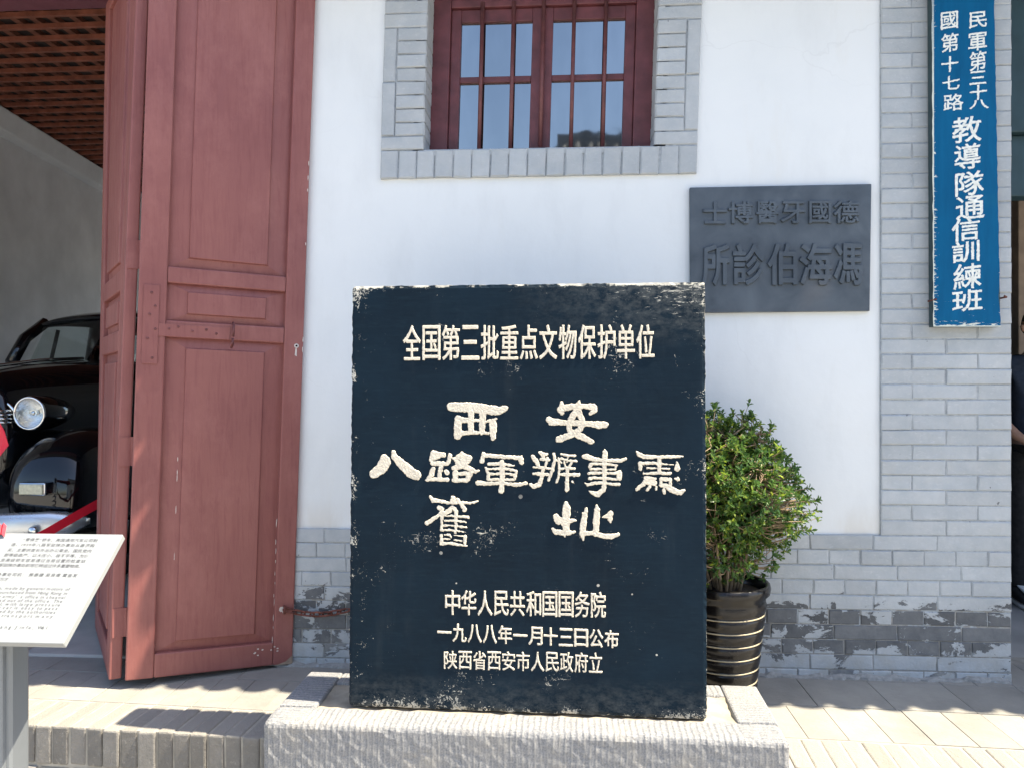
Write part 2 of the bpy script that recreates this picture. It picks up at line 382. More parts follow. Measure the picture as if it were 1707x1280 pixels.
# glyphs of the writing (Blender's own font), as triangles in a unit em box
_fc = bpy.data.curves.new('glyph', 'FONT'); _fo = bpy.data.objects.new('glyph', _fc); COL.objects.link(_fo)
_cache = {}
def glyph(ch, off=0., res=3):
    k = (ch, off)
    if k not in _cache:
        _fc.body = ch; _fc.offset = off; _fc.resolution_u = res; _fc.extrude = .5
        dg = bpy.context.evaluated_depsgraph_get(); dg.update()
        me = bpy.data.meshes.new_from_object(_fo.evaluated_get(dg))
        _cache[k] = ([tuple(v.co) for v in me.vertices], [tuple(p.vertices) for p in me.polygons]); bpy.data.meshes.remove(me)
    return _cache[k]
def put_glyph(mb, ch, A, B, D, n, h, off=0., fit=True, jit=0., slant=0.):
    # A lower-left, B lower-right, D upper-left of the glyph's box; h = relief
    vs, fs = glyph(ch, off)
    if not vs: return
    xs = [p[0] for p in vs]; ys = [p[1] for p in vs]
    x0, x1, y0, y1 = (min(xs), max(xs), min(ys), max(ys)) if fit else (0, .98, -.1, .88)
    if fit and x1 - x0 < .45 and ch not in '一': c = (x0 + x1) / 2; x0, x1 = c - .25, c + .25
    if fit and y1 - y0 < .5: c = (y0 + y1) / 2; y0, y1 = c - .42, c + .42
    out = []
    for x, y, z in vs:
        u = (x - x0) / (x1 - x0); v = (y - y0) / (y1 - y0)
        v += slant * (u - .5)
        p = A + (B - A) * u + (D - A) * v + n * ((z + .5) * h - .0004)
        if jit: p += V((random.gauss(0, jit), 0, random.gauss(0, jit)))
        out.append(p)
    mb.add(out, fs)

# brush strokes of the big carved characters: (x, y, r) chains in crop coordinates
def vnoise(x, y, sc, seed):
    g = np.random.RandomState(seed).rand(64, 64); fx, fy = x / sc, y / sc
    ix, iy = np.floor(fx).astype(int), np.floor(fy).astype(int); a, b = fx - ix, fy - iy
    a = a * a * (3 - 2 * a); b = b * b * (3 - 2 * b); q = lambda i, j: g[(ix + i) % 64, (iy + j) % 64]
    return (q(0, 0) * (1 - a) + q(1, 0) * a) * (1 - b) + (q(0, 1) * (1 - a) + q(1, 1) * a) * b - .5
def sheet(mb, d, gx, gy, step, place, n, depth, seed, soft, base, rough):
    gdx, gdy = np.gradient(d, step); g2 = np.maximum(gdx ** 2 + gdy ** 2, .3)
    ins = (d[:-1, :-1] + d[1:, :-1] + d[:-1, 1:] + d[1:, 1:]) < 0
    use = np.zeros(d.shape, bool); nb = np.zeros(d.shape, int)
    for a in (slice(None, -1), slice(1, None)):
        for b in (slice(None, -1), slice(1, None)): use[a, b] |= ins; nb[a, b] += ins
    edge = use & (nb < 4)
    mx = np.where(edge, np.clip(d * gdx / g2, -step, step), 0); my = np.where(edge, np.clip(d * gdy / g2, -step, step), 0)
    X, Y = gx - mx, gy - my
    H = np.where(edge, 0., np.minimum(1, base - d * soft)) * depth + vnoise(gx, gy, 1.9, seed + 2) * depth * rough * ~edge + .0005
    idx = -np.ones(d.shape, int); idx[use] = np.arange(use.sum())
    o = len(mb.v); mb.add([place(a, b) + n * h for a, b, h in zip(X[use], Y[use], H[use])], [])
    i, j = np.nonzero(ins)
    mb.f += list(zip((o + idx[i, j]).tolist(), (o + idx[i + 1, j]).tolist(), (o + idx[i + 1, j + 1]).tolist(), (o + idx[i, j + 1]).tolist()))
def relief(mb, strokes, ox, oy, sc, place, n, depth, step=.6, seed=1):
    st = [[(ox + x / sc, oy + y / sc, r / sc) for x, y, r in s] for s in strokes]
    al = [p for s in st for p in s]
    x0 = min(p[0] - p[2] for p in al) - 2; x1 = max(p[0] + p[2] for p in al) + 2
    y0 = min(p[1] - p[2] for p in al) - 2; y1 = max(p[1] + p[2] for p in al) + 2
    gx, gy = np.meshgrid(np.arange(x0, x1, step), np.arange(y0, y1, step), indexing='ij')
    d = np.full(gx.shape, 99.)
    for s in st:
        for (ax, ay, ar), (bx, by, br) in zip(s, s[1:]):
            vx, vy = bx - ax, by - ay; L = max(vx * vx + vy * vy, 1e-6)
            t = np.clip(((gx - ax) * vx + (gy - ay) * vy) / L, 0, 1)
            d = np.minimum(d, np.hypot(gx - ax - t * vx, gy - ay - t * vy) - (ar + (br - ar) * t))
    d += vnoise(gx, gy, 3.2, seed) * 1.5 + vnoise(gx, gy, 1.3, seed + 1) * .9 + .35
    sheet(mb, d, gx, gy, step, place, n, depth, seed, .4, .6, .34)
# outline of a font character as edges in em units
_ol = {}
def outline(ch):
    if ch not in _ol:
        _fc.body = ch; _fc.offset = 0; _fc.resolution_u = 3; _fc.extrude = 0; _fc.fill_mode = 'NONE' if _fc.dimensions == '3D' else 'BOTH'
        dg = bpy.context.evaluated_depsgraph_get(); dg.update()
        me = bpy.data.meshes.new_from_object(_fo.evaluated_get(dg))
        bm = bmesh.new(); bm.from_mesh(me); bmesh.ops.remove_doubles(bm, verts=bm.verts, dist=1e-5)
        es = [(e.verts[0].co.xy.to_tuple(), e.verts[1].co.xy.to_tuple()) for e in bm.edges if len(e.link_faces) < 2]
        bm.free(); bpy.data.meshes.remove(me); _ol[ch] = np.array(es)
    return _ol[ch]
def glyph_relief(mb, ch, xa, xb, yt, yb, place, n, depth, bold, step=.5, slant=0., seed=1, ragged=.7, soft=.3, base=.7, rough=.2, tilt=0.):
    # xa..xb, yt..yb: the character's box in photograph pixels on the plane `place`; bold in the same pixels
    E_ = outline(ch); P = E_.reshape(-1, 2)
    (x0, y0), (x1, y1) = P.min(0), P.max(0)
    if x1 - x0 < .45 and ch != '一': c = (x0 + x1) / 2; x0, x1 = c - .25, c + .25
    if y1 - y0 < .5: c = (y0 + y1) / 2; y0, y1 = c - .42, c + .42
    bx, by = (bold, bold) if np.isscalar(bold) else bold
    u = (E_[..., 0] - x0) / (x1 - x0); v = (E_[..., 1] - y0) / (y1 - y0)
    ex_ = xa + bx + (xb - xa - 2 * bx) * u; ey = yb - by - (yb - yt - 2 * by) * (v + slant * (u - .5)) + tilt * (u - .5)
    gx, gy = np.meshgrid(np.arange(xa - 3, xb + 3, step), np.arange(min(yt, ey.min()) - 3, max(yb, ey.max()) + 3, step), indexing='ij')
    d = np.full(gx.shape, 1e9); par = np.zeros(gx.shape, bool); k_ = by / max(bx, 1e-6)
    for (ax, bx_), (ay, by_) in zip(ex_, ey):
        vx, vy = (bx_ - ax), (by_ - ay) / k_; L = max(vx * vx + vy * vy, 1e-9)
        qx, qy = gx - ax, (gy - ay) / k_
        t = np.clip((qx * vx + qy * vy) / L, 0, 1); d = np.minimum(d, (qx - t * vx) ** 2 + (qy - t * vy) ** 2)
        if ay != by_:
            par ^= ((ay > gy) != (by_ > gy)) & (gx < (bx_ - ax) * (gy - ay) / (by_ - ay) + ax)
    d = np.sqrt(d); d = np.where(par, -d, d) - bx
    d += vnoise(gx, gy, 2.6, seed) * ragged + vnoise(gx, gy, 1.2, seed + 1) * ragged * .6
    sheet(mb, d, gx, gy, step, place, n, depth, seed, soft, base, rough)

# ---------------------------------------------------------------- the setting
X_, Y_, Z_ = V((1, 0, 0)), V((0, 1, 0)), V((0, 0, 1)); OUT = V((0, -1, 0))
mb = MB(); mb.box((-60, -90, -.6), (60, -.50, -.26)); mb.box((-60, 12, -.6), (60, 90, -.26))
tag(obj('courtyard_ground', mb, 'courtyard_paving'), kind='structure')
edge = lambda x: -.695 - .055 * (x + 1.5)          # the step's front edge runs slightly askew to the wall
mb = MB()
mb.hexa([(-7, edge(-7) + .007, -.255), (7, edge(7) + .007, -.255), (7, .3, -.255), (-7, .3, -.255), (-7, edge(-7) + .007, -.004), (7, edge(7) + .007, -.004), (7, .3, -.004), (-7, .3, -.004)])
terr = obj('terrace', mb, 'paving_mortar'); tag(terr, kind='structure')
mb = MB(); x = -4.2
ex = V((1, -.055, 0)).normalized(); ein = V((.055, 1, 0)).normalized()
while x < 4.2:                                       # soldier bricks on the step's edge
    wd = random.uniform(.058, .066); p = V((x, edge(x) + random.uniform(-.004, .004), -.142))
    dz = random.uniform(-.003, .001)
    q = lambda a, b, c: p + ex * (a + random.uniform(-.002, .002)) + ein * (b + random.uniform(-.002, .002)) + Z_ * (c + random.uniform(-.002, .002))
    mb.hexa([q(0, 0, 0), q(wd, 0, 0), q(wd, .22, 0), q(0, .22, 0), q(0, 0, .142 + dz), q(wd, 0, .142 + dz), q(wd, .22, .142 + dz), q(0, .22, .142 + dz)])
    x += wd + random.uniform(.004, .007)
x = -4.2
while x < 4.2:                                       # the course below
    wd = random.uniform(.115, .13)
    p = V((x, edge(x) + random.uniform(-.006, .004), -.25))
    q = lambda a, b, c: p + ex * (a + random.uniform(-.003, .003)) + ein * b + Z_ * (c + random.uniform(-.003, .003))
    mb.hexa([q(0, 0, 0), q(wd, 0, 0), q(wd, .1, 0), q(0, .1, 0), q(0, 0, .098), q(wd, 0, .098), q(wd, .1, .098), q(0, .1, .098)])
    x += wd + random.uniform(.006, .012)
o = obj('terrace_edge_bricks', mb, 'edge_brick', bevel=.007); tag(o, kind='structure')
mb = MB(); rows = []
y0 = .235
for k, dep in enumerate((.29, .29, .29)):
    x = -4.2 - k * .13
    while x < 4.2:
        wd = random.choice((.14, .145, .15)) if k != 1 else random.choice((.29, .3))
        yb = lambda xx: edge(xx) + y0 - .006
        a, b = x, x + wd - random.uniform(.0015, .003)
        z = random.uniform(-.002, 0); y1 = lambda xx: min(edge(xx) + y0 + dep - .012, .29)
        if yb(a) < .27:
            mb.hexa([(a, yb(a), -.05), (b, yb(b), -.05), (b, y1(b), -.05), (a, y1(a), -.05), (a, yb(a), z), (b, yb(b), z), (b, y1(b), z), (a, y1(a), z)])
        x += wd
    y0 += dep
tag(obj('terrace_paving', mb, 'paving_brick', bevel=.002), kind='structure')

# ---------------------------------------------------------------- the building
WL, PX0, PX1, ZP = -1.42, at(1466, 895, 0).x, at(1684, 895, 0).x, .612
bld = thing('building', 'white plastered building with grey brick pier, maroon door and barred window', 'building', (0, .2, 0))
SL, SR, SB = at(634, 300, 0).x, at(1161, 294, 0).x, at(634, 300, 0).z    # brick surround of the window
OL, OR, OB = at(706, 248, 0).x, at(1088, 244, 0).x, at(900, 248, 0).z    # its opening
SHW = .030                                          # the window leans a little
TOPW = 3.62
mb = MB(); a0, a1, hb = OL - .03, OR + .09, OB - .04
mb.box((WL, 0, -.05), (a0, .36, TOPW)); mb.box((a1, 0, -.05), (PX1 - .004, .36, TOPW)); mb.box((a0, 0, -.05), (a1, .36, hb))
mb.box((a0, 0, 3.42), (a1, .36, TOPW))
obj('plaster_wall', mb, 'plaster', bld)

def courses(mb, x0, x1, z0, ch, nrow, pattern, d=.014, jit=.002):
    for k in range(nrow):
        z = z0 + k * ch; x = x0; wd, off = pattern(k)
        first = True
        while x < x1 - .01:
            ww = wd if not (first and off) else off
            first = False
            b = min(x + ww, x1)
            if x1 - b < .05: b = x1
            mb.brick(V((x + .002, .02, z + .0015)), X_, Z_, OUT, b - x - .004, ch - .0035, .02 + d + random.uniform(-jit, jit))
            x = b
mb = MB(); CH = ZP / 9.5
courses(mb, WL, PX1, -.03, CH, 10, lambda k: (.132, .066 if k % 4 == 0 else 0) if k % 2 == 0 else (.266, .10 if k % 4 == 1 else .2))
plin = obj('brick_plinth', mb, 'painted_brick', bld)
ZP2 = -.03 + 10 * CH
mb = MB(); pw = (PX1 - PX0) / 2; npier = int((TOPW - ZP2) / CH)
def pier_pat(k): return (pw, 0) if k % 2 == 0 else (pw, pw * .48)
courses(mb, PX0, PX1, ZP2, CH, npier, pier_pat)
for k in range(-1, npier + 10):                      # the pier's return into the right-hand doorway
    z = -.03 + k * CH
    if z < -.04: continue
    for j in range(2):
        mb.brick(V((PX1 - .02, .004 + j * .18, z + .003)), Y_, Z_, X_, .174, CH - .006, .023)
obj('brick_pier', mb, 'painted_brick', bld)
mb = MB(); mb.box((WL + .002, -.0096, -.05), (PX1 - .003, -.001, ZP2 - .002)); mb.box((PX0 + .001, -.0096, ZP2 - .002), (PX1 - .003, -.001, TOPW))
mb.box((PX1 - .003, -.007, -.05), (PX1 - .0005, .355, TOPW))
obj('mortar', mb, 'mortar', plin)

mb = MB(); rings = []; x = WL; rg = random.Random(4)
while x < PX1 + .01:
    w_, h_ = .012 + rg.uniform(-.010, .016), .012 + rg.uniform(-.008, .010)
    rings.append([V((x, -.005, -.01)), V((x, -.02 - w_, -.01)), V((x, -.02 - w_ * .6, .002 + h_ * .3)), V((x, -.018, h_)), V((x, -.005, h_ + .004))]); x += rg.uniform(.02, .05)
mb.loft(rings); obj('mortar_fillet', mb, 'mortar', plin)

# window: brick surround, reveals, frame, sashes, panes, bars
def shear(mbx, z0, k=SHW):
    for p in mbx.v: p.x += (p.z - z0) * k
mb = MB(); d = .02
n = 17; ww = (SR - SL) / n
for i in range(n):
    mb.brick(V((SL + i * ww + .0025, .03, SB)), X_, Z_, OUT, ww - .005, OB - SB - .004, .03 + d + random.uniform(-.003, .003), ch=.005, j=.0022)
SOW = .062
z = OB; k = 0; hc = .0605
for side in (0, 1):
    xo, xi = (SL, OL) if side == 0 else (SR, OR)
    sg = 1 if side == 0 else -1
    wout = abs(xi - xo)
    z = OB
    for k in range(22):
        if k in (0, 9, 10, 19, 20):                 # bonded courses run the full width
            a, b = sorted((xo, xi)); wj = b - a
        else:
            a, b = sorted((xo + sg * SOW, xi)); wj = b - a
        mb.brick(V((a + .002, .03, z + .002)), X_, Z_, OUT, wj - .004, hc - .004, .03 + d + random.uniform(-.0025, .0025), ch=.004, j=.0018)
        # reveal bricks
        if side == 0: mb.brick(V((xi - .03, -d + .004, z + .002)), Y_, Z_, X_, .155 + d - .006, hc - .004, .03, ch=.003)
        else: mb.brick(V((xi + .03, -d + .004, z + .002)), Y_, Z_, -X_, .155 + d - .006, hc - .004, .03, ch=.003)
        z += hc
    for za, zb in ((OB + hc, OB + 5 * hc), (OB + 5 * hc, OB + 9 * hc), (OB + 11 * hc, OB + 15 * hc), (OB + 15 * hc, OB + 19 * hc)):
        a, b = sorted((xo, xo + sg * SOW))
        mb.brick(V((a + .002, .03, za + .003)), X_, Z_, OUT, b - a - .005, zb - za - .006, .03 + d + random.uniform(-.002, .002), ch=.004, j=.0015)
mb.brick(V((OL, -d + .003, OB - .03)), X_, Y_, Z_, OR - OL, .16, .028, ch=.003)
shear(mb, SB); sur = obj('window_surround', mb, 'painted_brick', bld)
mb = MB(); mb.box((SL + .003, -.012, SB + .004), (SR - .003, -.002, OB - .004))
mb.box((SL + .003, -.012, OB - .004), (OL - .004, -.002, 3.6)); mb.box((OR + .004, -.012, OB - .004), (SR - .003, -.002, 3.6))
mb.box((OL - .05, -.012, OB - .004), (OL - .004, .30, 3.6)); mb.box((OR + .004, -.012, OB - .004), (OR + .05, .30, 3.6))
shear(mb, SB); obj('mortar', mb, 'mortar', sur)

YF = .135                                            # front of the window frame
fl, fr_, fb, ft = OL - .002, OR + .002, OB - .004, 3.52
win = MB(); fw = .082
gl0, gl1 = fl + fw, fr_ - fw
win.box((fl, YF, fb), (gl0, YF + .09, ft)); win.box((gl1, YF, fb), (fr_, YF + .09, ft)); win.box((gl0, YF + .004, fb), (gl1, YF + .09, fb + .022))
win.box((gl0, YF + .004, 3.0), (gl1, YF + .09, ft))
shear(win, SB); wf = obj('window_frame', win, 'shaded_maroon_paint', bld, bevel=.004)
mid = (gl0 + gl1) / 2
zr = at(900, 127, YF).z; zt = 3.0
for a, b in ((gl0 + .001, mid - .002), (mid + .002, gl1 - .001)):
    sm = MB(); z0 = fb + .0225; y0, y1 = YF + .022, YF + .062
    sm.box((a, y0, z0), (a + .046, y1, zt - .001)); sm.box((b - .046, y0, z0), (b, y1, zt - .001))
    sm.box((a + .046, y0 + .002, z0), (b - .046, y1, z0 + .034)); sm.box((a + .046, y0 + .002, zt - .06), (b - .046, y1, zt - .001))
    sm.box((a + .046, y0 + .006, zr - .014), (b - .046, y1 - .004, zr + .014))
    shear(sm, SB); s_ = obj('sash', sm, 'shaded_maroon_paint', wf, bevel=.003)
    for za, zb in ((z0 + .03, zr - .011), (zr + .011, zt - .057)):
        g = MB(); dy = random.uniform(-.003, .003); g.hexa([(a + .043, y0 + .022, za), (b - .043, y0 + .022, za), (b - .043, y0 + .026, za), (a + .043, y0 + .026, za), (a + .043, y0 + .022 + dy, zb), (b - .043, y0 + .022 + dy, zb), (b - .043, y0 + .026 + dy, zb), (a + .043, y0 + .026 + dy, zb)])
        shear(g, SB)
        bm = M['window_glass']; gp = obj('pane', g, bm, wf)
for px in (798, 850, 900, 951, 1004):
    r = MB(); yb = YF + .004; xb = at(px, 235, yb).x
    r.tube([(xb, yb, fb + .010), (xb, yb, 3.02)], .0095, 10)
    for p in r.v: p.x += (p.z - fb) * .026
    obj('window_bar', r, 'iron_bar_paint', wf, smooth=True)

# folding door: leaf hung on the wall, and the second leaf folded back inside
def leaf(O, e, nrm, Wd, H, sh, splits, name, z0=.035, th=.05):
    def P(s, z, d): return O + e * s + X_ * (sh * (z - z0)) + nrm * d + Z_ * (z - sh * s - O.z)
    def bx(m, s0, s1, za, zb, d0, d1): m.hexa([P(s0, za, d0), P(s1, za, d0), P(s1, za, d1), P(s0, za, d1), P(s0, zb, d0), P(s1, zb, d0), P(s1, zb, d1), P(s0, zb, d1)])
    m = MB(); sl_, sr = .165 * Wd / .665 * .665, Wd - .125 * Wd
    sl_ = .16 * Wd
    bx(m, .004, Wd - .004, z0 + .004, H, -th, -.0245)                     # panel board
    bx(m, 0, sl_, z0, H, -th - .001, .0); bx(m, sr, Wd, z0, H, -th - .001, .0)       # stiles
    for za, zb in splits['rails']: bx(m, sl_, sr, za, zb, -th - .0005, -.0006)
    o = obj(name, m, 'maroon_paint', bld, bevel=.006, seg=2)
    for za, zb in splits['panels']:
        f = MB(); a, b = sl_ + .004, sr - .004; i = .085 * Wd / .6; iz = min(.042, (zb - za) * .2)
        v = [P(a, za, -.024), P(b, za, -.024), P(b, zb, -.024), P(a, zb, -.024),
             P(a + i * .8, za + iz, -.0145), P(b - i * .8, za + iz, -.0145), P(b - i * .8, zb - iz, -.0145), P(a + i * .8, zb - iz, -.0145),
             P(a + i * .82, za + iz + .002, -.003), P(b - i * .82, za + iz + .002, -.003), P(b - i * .82, zb - iz - .002, -.003), P(a + i * .82, zb - iz - .002, -.003)]
        fs = [(8, 9, 10, 11)]
        for k in range(4):
            q = (k + 1) % 4; fs += [(k, q, 4 + q, 4 + k), (4 + k, 4 + q, 8 + q, 8 + k)]
        f.add(v, fs); obj('door_panel', f, 'maroon_paint', o, bevel=.003)
    return o, P, bx
O1 = deep(208, 1135, 3.173); O1b = deep(487, 1105, 3.443); e1 = (O1b - O1); e1.z = 0; W1 = e1.length; e1.normalize()
n1 = V((e1.y, -e1.x, 0))
spl = dict(rails=[(.035, .137), (1.46, 1.53), (1.687, 1.755), (3.12, 3.24)], panels=[(.137, 1.46), (1.53, 1.687), (1.755, 3.12)])
D1, P1, bx1 = leaf(O1, e1, n1, W1, 3.24, .036, spl, 'door_leaf')
m = MB(); bx1(m, .075 - .055, .075 + .005, 1.345, 1.672, -.001, .005)
st = obj('door_strap', m, 'maroon_paint', D1, bevel=.001)
m = MB(); bx1(m, .0805, .36, 1.462, 1.515, -.001, .005); obj('door_strap', m, 'maroon_paint', D1, bevel=.001)
Mx = n1.to_track_quat('Z', 'Y').to_matrix().to_4x4()
for s, z in [(.05, 1.64), (.065, 1.585), (.045, 1.55), (.068, 1.49), (.04, 1.45), (.06, 1.37), (.12, 1.495), (.155, 1.505), (.21, 1.49), (.265, 1.50), (.305, 1.485)]:
    m = MB(); m.lathe([(.0055, -.001), (.0055, .0015), (.003, .003), (.0005, .0034)], P1(s, z, .005), 8, M4=Mx)
    obj('rivet', m, 'iron_bar_paint', st, smooth=True)
m = MB(); m.tube([P1(.372, 1.535, -.004), P1(.373, 1.53, .03), P1(.372, 1.50, .034), P1(.371, 1.475, .03)], .006, 6)
m.tube([P1(.371, 1.468, .03), P1(.370, 1.445, .032), P1(.368, 1.43, .006)], .006, 6); obj('hasp_staple', m, 'iron_bar_paint', D1, smooth=True)
m = MB()
c = P1(W1 - .03, 1.452, .0005); Mx = n1.to_track_quat('Z', 'Y').to_matrix().to_4x4()
m.lathe([(.010, 0), (.010, .002), (.005, .0025), (.005, -.004)], c, 12, M4=Mx); m.add([P1(W1 - .034, 1.44, .0012), P1(W1 - .028, 1.44, .0012), P1(W1 - .027, 1.405, .0012), P1(W1 - .036, 1.41, .0012)], [(0, 1, 2, 3)])
obj('keyhole', m, 'pale_chip', D1)
m = MB(); m.lathe([(.0045, .003), (.0001, .0031)], c, 10, M4=Mx); obj('keyhole', m, 'car_black', D1)
# chips: bare wood at the foot, pale paint along the lower right moulding
m = MB(); rr = random.Random(3)
def chip(s, z, w_, h_, d=.0012):
    c = [P1(s + w_ * cos(a) * rr.uniform(.5, 1), z + h_ * sin(a) * rr.uniform(.5, 1), d) for a in [i * 2 * pi / 9 for i in range(9)]]
    m.add(c, [tuple(range(9))])
for k in range(12): chip(W1 * .868 + rr.uniform(-.002, .002), .15 + k * .05 + rr.uniform(-.02, .02), rr.uniform(.001, .0025), rr.uniform(.008, .028))
chip(W1 - .052, .282, .018, .016); chip(W1 - .045, .275, .012, .012)
for k in range(9): chip(W1 * rr.uniform(.74, .95), rr.uniform(.075, .12), .006, .004)
for k in range(6): chip(W1 - .002 - rr.uniform(0, .004), rr.uniform(.9, 2.3), .0025, rr.uniform(.008, .02))
for k in range(6): chip(.255 * W1, rr.uniform(.5, 1.0), .0016, rr.uniform(.01, .03), -.008)
def patch(o, m, mat):                                # worn spots stay inside the part's own mesh
    o.data.materials.append(M[mat]); k = len(o.data.materials) - 1
    bm = bmesh.new(); bm.from_mesh(o.data); Mi = WM[o.name].inverted()
    vs = [bm.verts.new(Mi @ p) for p in m.v]
    for f in m.f: bm.faces.new([vs[i] for i in f]).material_index = k
    bm.to_mesh(o.data); bm.free()
patch(D1, m, 'pale_chip')
m = MB(); m.add([P1(W1 - .075, .0345, .0015), P1(W1, .0345, .0015), P1(W1 + .001, .075, .0015), P1(W1 - .012, .062, .0015), P1(W1 - .03, .047, .0015)], [(0, 1, 2, 3, 4)]); patch(D1, m, 'worn_wood')

# second leaf: its stile edge faces us beside the first leaf, its face runs back into the doorway
N2 = deep(181, 1132, 3.18); F2 = deep(158, 1045, 3.88); e2 = F2 - N2; e2.z = 0; W2 = e2.length; e2.normalize(); n2 = V((-e2.y, e2.x, 0))
if n2.dot(CAMP - N2) < 0: n2 = -n2
N2.z = .035
spl2 = dict(rails=[(.035, .14), (1.40, 1.49), (1.66, 1.75), (3.12, 3.24)], panels=[(.14, 1.40), (1.49, 1.66), (1.75, 3.12)])
sh3 = V((.036, .008, 0))
def leaf2():
    o0 = len(bpy.data.objects)
    D2, P2, bx2 = leaf(N2, e2, n2, W2, 3.24, 0., spl2, 'door_leaf', th=.047)
    for o in [D2] + list(D2.children):
        for v in o.data.vertices:
            z = v.co.z; f = (v.co + V((0, .2, 0)) - N2).xy.dot(e2.xy) / W2; v.co.x += (.036 - .024 * f) * (z - .035); v.co.y += .010 * (z - .035)
    m = MB()
    for z in (.27, .98, 1.80, 2.95):
        b = MB(); c = N2 + V((.036 * z, .01 * z, 0)) - n2 * .0485
        t = (n2 * -1)
        q = lambda a, zz, dd: c + e2 * dd + n2 * a + Z_ * (zz - c.z)
        b.hexa([q(0, z - .06, -.004), q(.045, z - .06, -.004), q(.045, z - .06, .002), q(0, z - .06, .002), q(0, z + .06, -.004), q(.045, z + .06, -.004), q(.045, z + .06, .002), q(0, z + .06, .002)])
        b.tube([q(-.006, z - .06, -.004), q(-.006, z + .06, -.004)], .007, 8)
        obj('hinge', b, 'maroon_paint', D2)
leaf2()

# lintel, garage room, roof
mb = MB(); mb.box((-5.05, .02, 3.178), (WL, .40, 3.42)); obj('lintel', mb, 'beam_paint', bld, bevel=.01)
mb = MB(); mb.box((-9, 0, 3.42), (WL, .36, TOPW + .3)); mb.box((-9, 0, -.05), (-5.05, .36, 3.42)); obj('plaster_wall', mb, 'plaster', bld)
CZ = 4.0
pA = on(0, 190, V((0, 0, CZ)), Z_); pB = on(170, 292, V((0, 0, CZ)), Z_); dw = (pB - pA).normalized(); dn = V((dw.y, -dw.x, 0))
f0, f1 = pA - dw * (pA.y - .36) / dw.y, pA + dw * ((9 - pA.y) / dw.y)
mb = MB(); t = dn * -.3
mb.hexa([f0 + V((0, 0, -CZ)), f1 + V((0, 0, -CZ)), f1 + t + V((0, 0, -CZ)), f0 + t + V((0, 0, -CZ)), f0, f1, f1 + t, f0 + t])
mb.box((-8, 9, 3.2), (-1.0, 9.3, CZ)); mb.box((-8, 9, -.2), (-5.4, 9.3, 3.2)); mb.box((-1.25, .362, -.2), (-1.0, 9, CZ))  # rear wall has an added, unseen opening that lets daylight in
obj('garage_wall', mb, 'interior_plaster', bld)
mb = MB(); g = dn * .16
mb.hexa([f0 + V((0, 0, -.24)), f0 + g * .6 + V((0, 0, -.20)), f1 + g * .6 + V((0, 0, -.20)), f1 + V((0, 0, -.24)), f0 + V((0, 0, -.004)), f0 + g + V((0, 0, -.004)), f1 + g + V((0, 0, -.004)), f1 + V((0, 0, -.004))])
obj('wall_plate', mb, 'interior_plaster', bld, bevel=.02)
mb = MB(); mb.box((-8, .9, CZ + .075), (-1, 9.2, CZ + .11)); ceil = obj('ceiling', mb, 'board_dark', bld)
b1, b2 = MB(), MB()
y = .95
while y < 9.0:
    zz = CZ + random.uniform(-.004, .004)
    b1.hexa([(-7, y - .02, zz), (-1, y - .02 - .03, zz), (-1, y + .012 - .03, zz), (-7, y + .012, zz), (-7, y - .02, zz + .035), (-1, y - .05, zz + .035), (-1, y - .018, zz + .035), (-7, y + .012, zz + .035)])
    y += .1965
x = -7
while x < -1:
    xx = x + random.uniform(-.02, .02); b2.hexa([(xx, .9, CZ + .036), (xx + .05, .9, CZ + .036), (xx + .03, 9, CZ + .036), (xx - .02, 9, CZ + .036), (xx, .9, CZ + .074), (xx + .05, .9, CZ + .074), (xx + .03, 9, CZ + .074), (xx - .02, 9, CZ + .074)]); x += .165
obj('batten', b1, 'batten_wood', ceil); obj('lath', b2, 'lath_wood', ceil)
mb = MB(); mb.box((-8, .3, -.2), (-1.26, 9.1, -.006)); mb.box((PX1, .3, -.2), (6.5, 7, -.006)); tag(obj('indoor_floor', mb, 'floor_stone'), kind='structure')
mb = MB()
for i in range(6): mb.box((-4.9 + i * .6, .02, -.05), (-4.9 + i * .6 + .592, .40, .012 + .004 * (i % 2)))
obj('door_sill', mb, 'floor_stone', bld, bevel=.008)
# right-hand doorway
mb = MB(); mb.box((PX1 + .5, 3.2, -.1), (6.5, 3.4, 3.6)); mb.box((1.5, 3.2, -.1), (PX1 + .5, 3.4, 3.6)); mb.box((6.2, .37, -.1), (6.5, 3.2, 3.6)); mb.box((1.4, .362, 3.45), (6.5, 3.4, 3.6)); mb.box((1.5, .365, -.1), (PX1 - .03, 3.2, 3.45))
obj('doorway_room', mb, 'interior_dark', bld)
zl = at(1690, 232, .3).z
mb = MB(); mb.box((PX1 + .006, .2, zl), (5.2, .30, 3.42)); mb.box((PX1 + .006, .24, zl - .28), (5.2, .34, zl - .002)); obj('transom', mb, 'teal_paint', bld, bevel=.006)
mb = MB(); q = deep(1698, 600, 5.0); mb.box((q.x, q.y, -.01), (q.x + .12, q.y + .10, at(1698, 320, q.y).z)); obj('door_post', mb, 'pale_wood', bld, bevel=.006)
mb = MB(); mb.box((5.2, 0, -.05), (9, .36, 3.42)); mb.box((PX1 + .006, 0, 3.42), (9, .36, TOPW)); obj('plaster_wall', mb, 'plaster', bld)

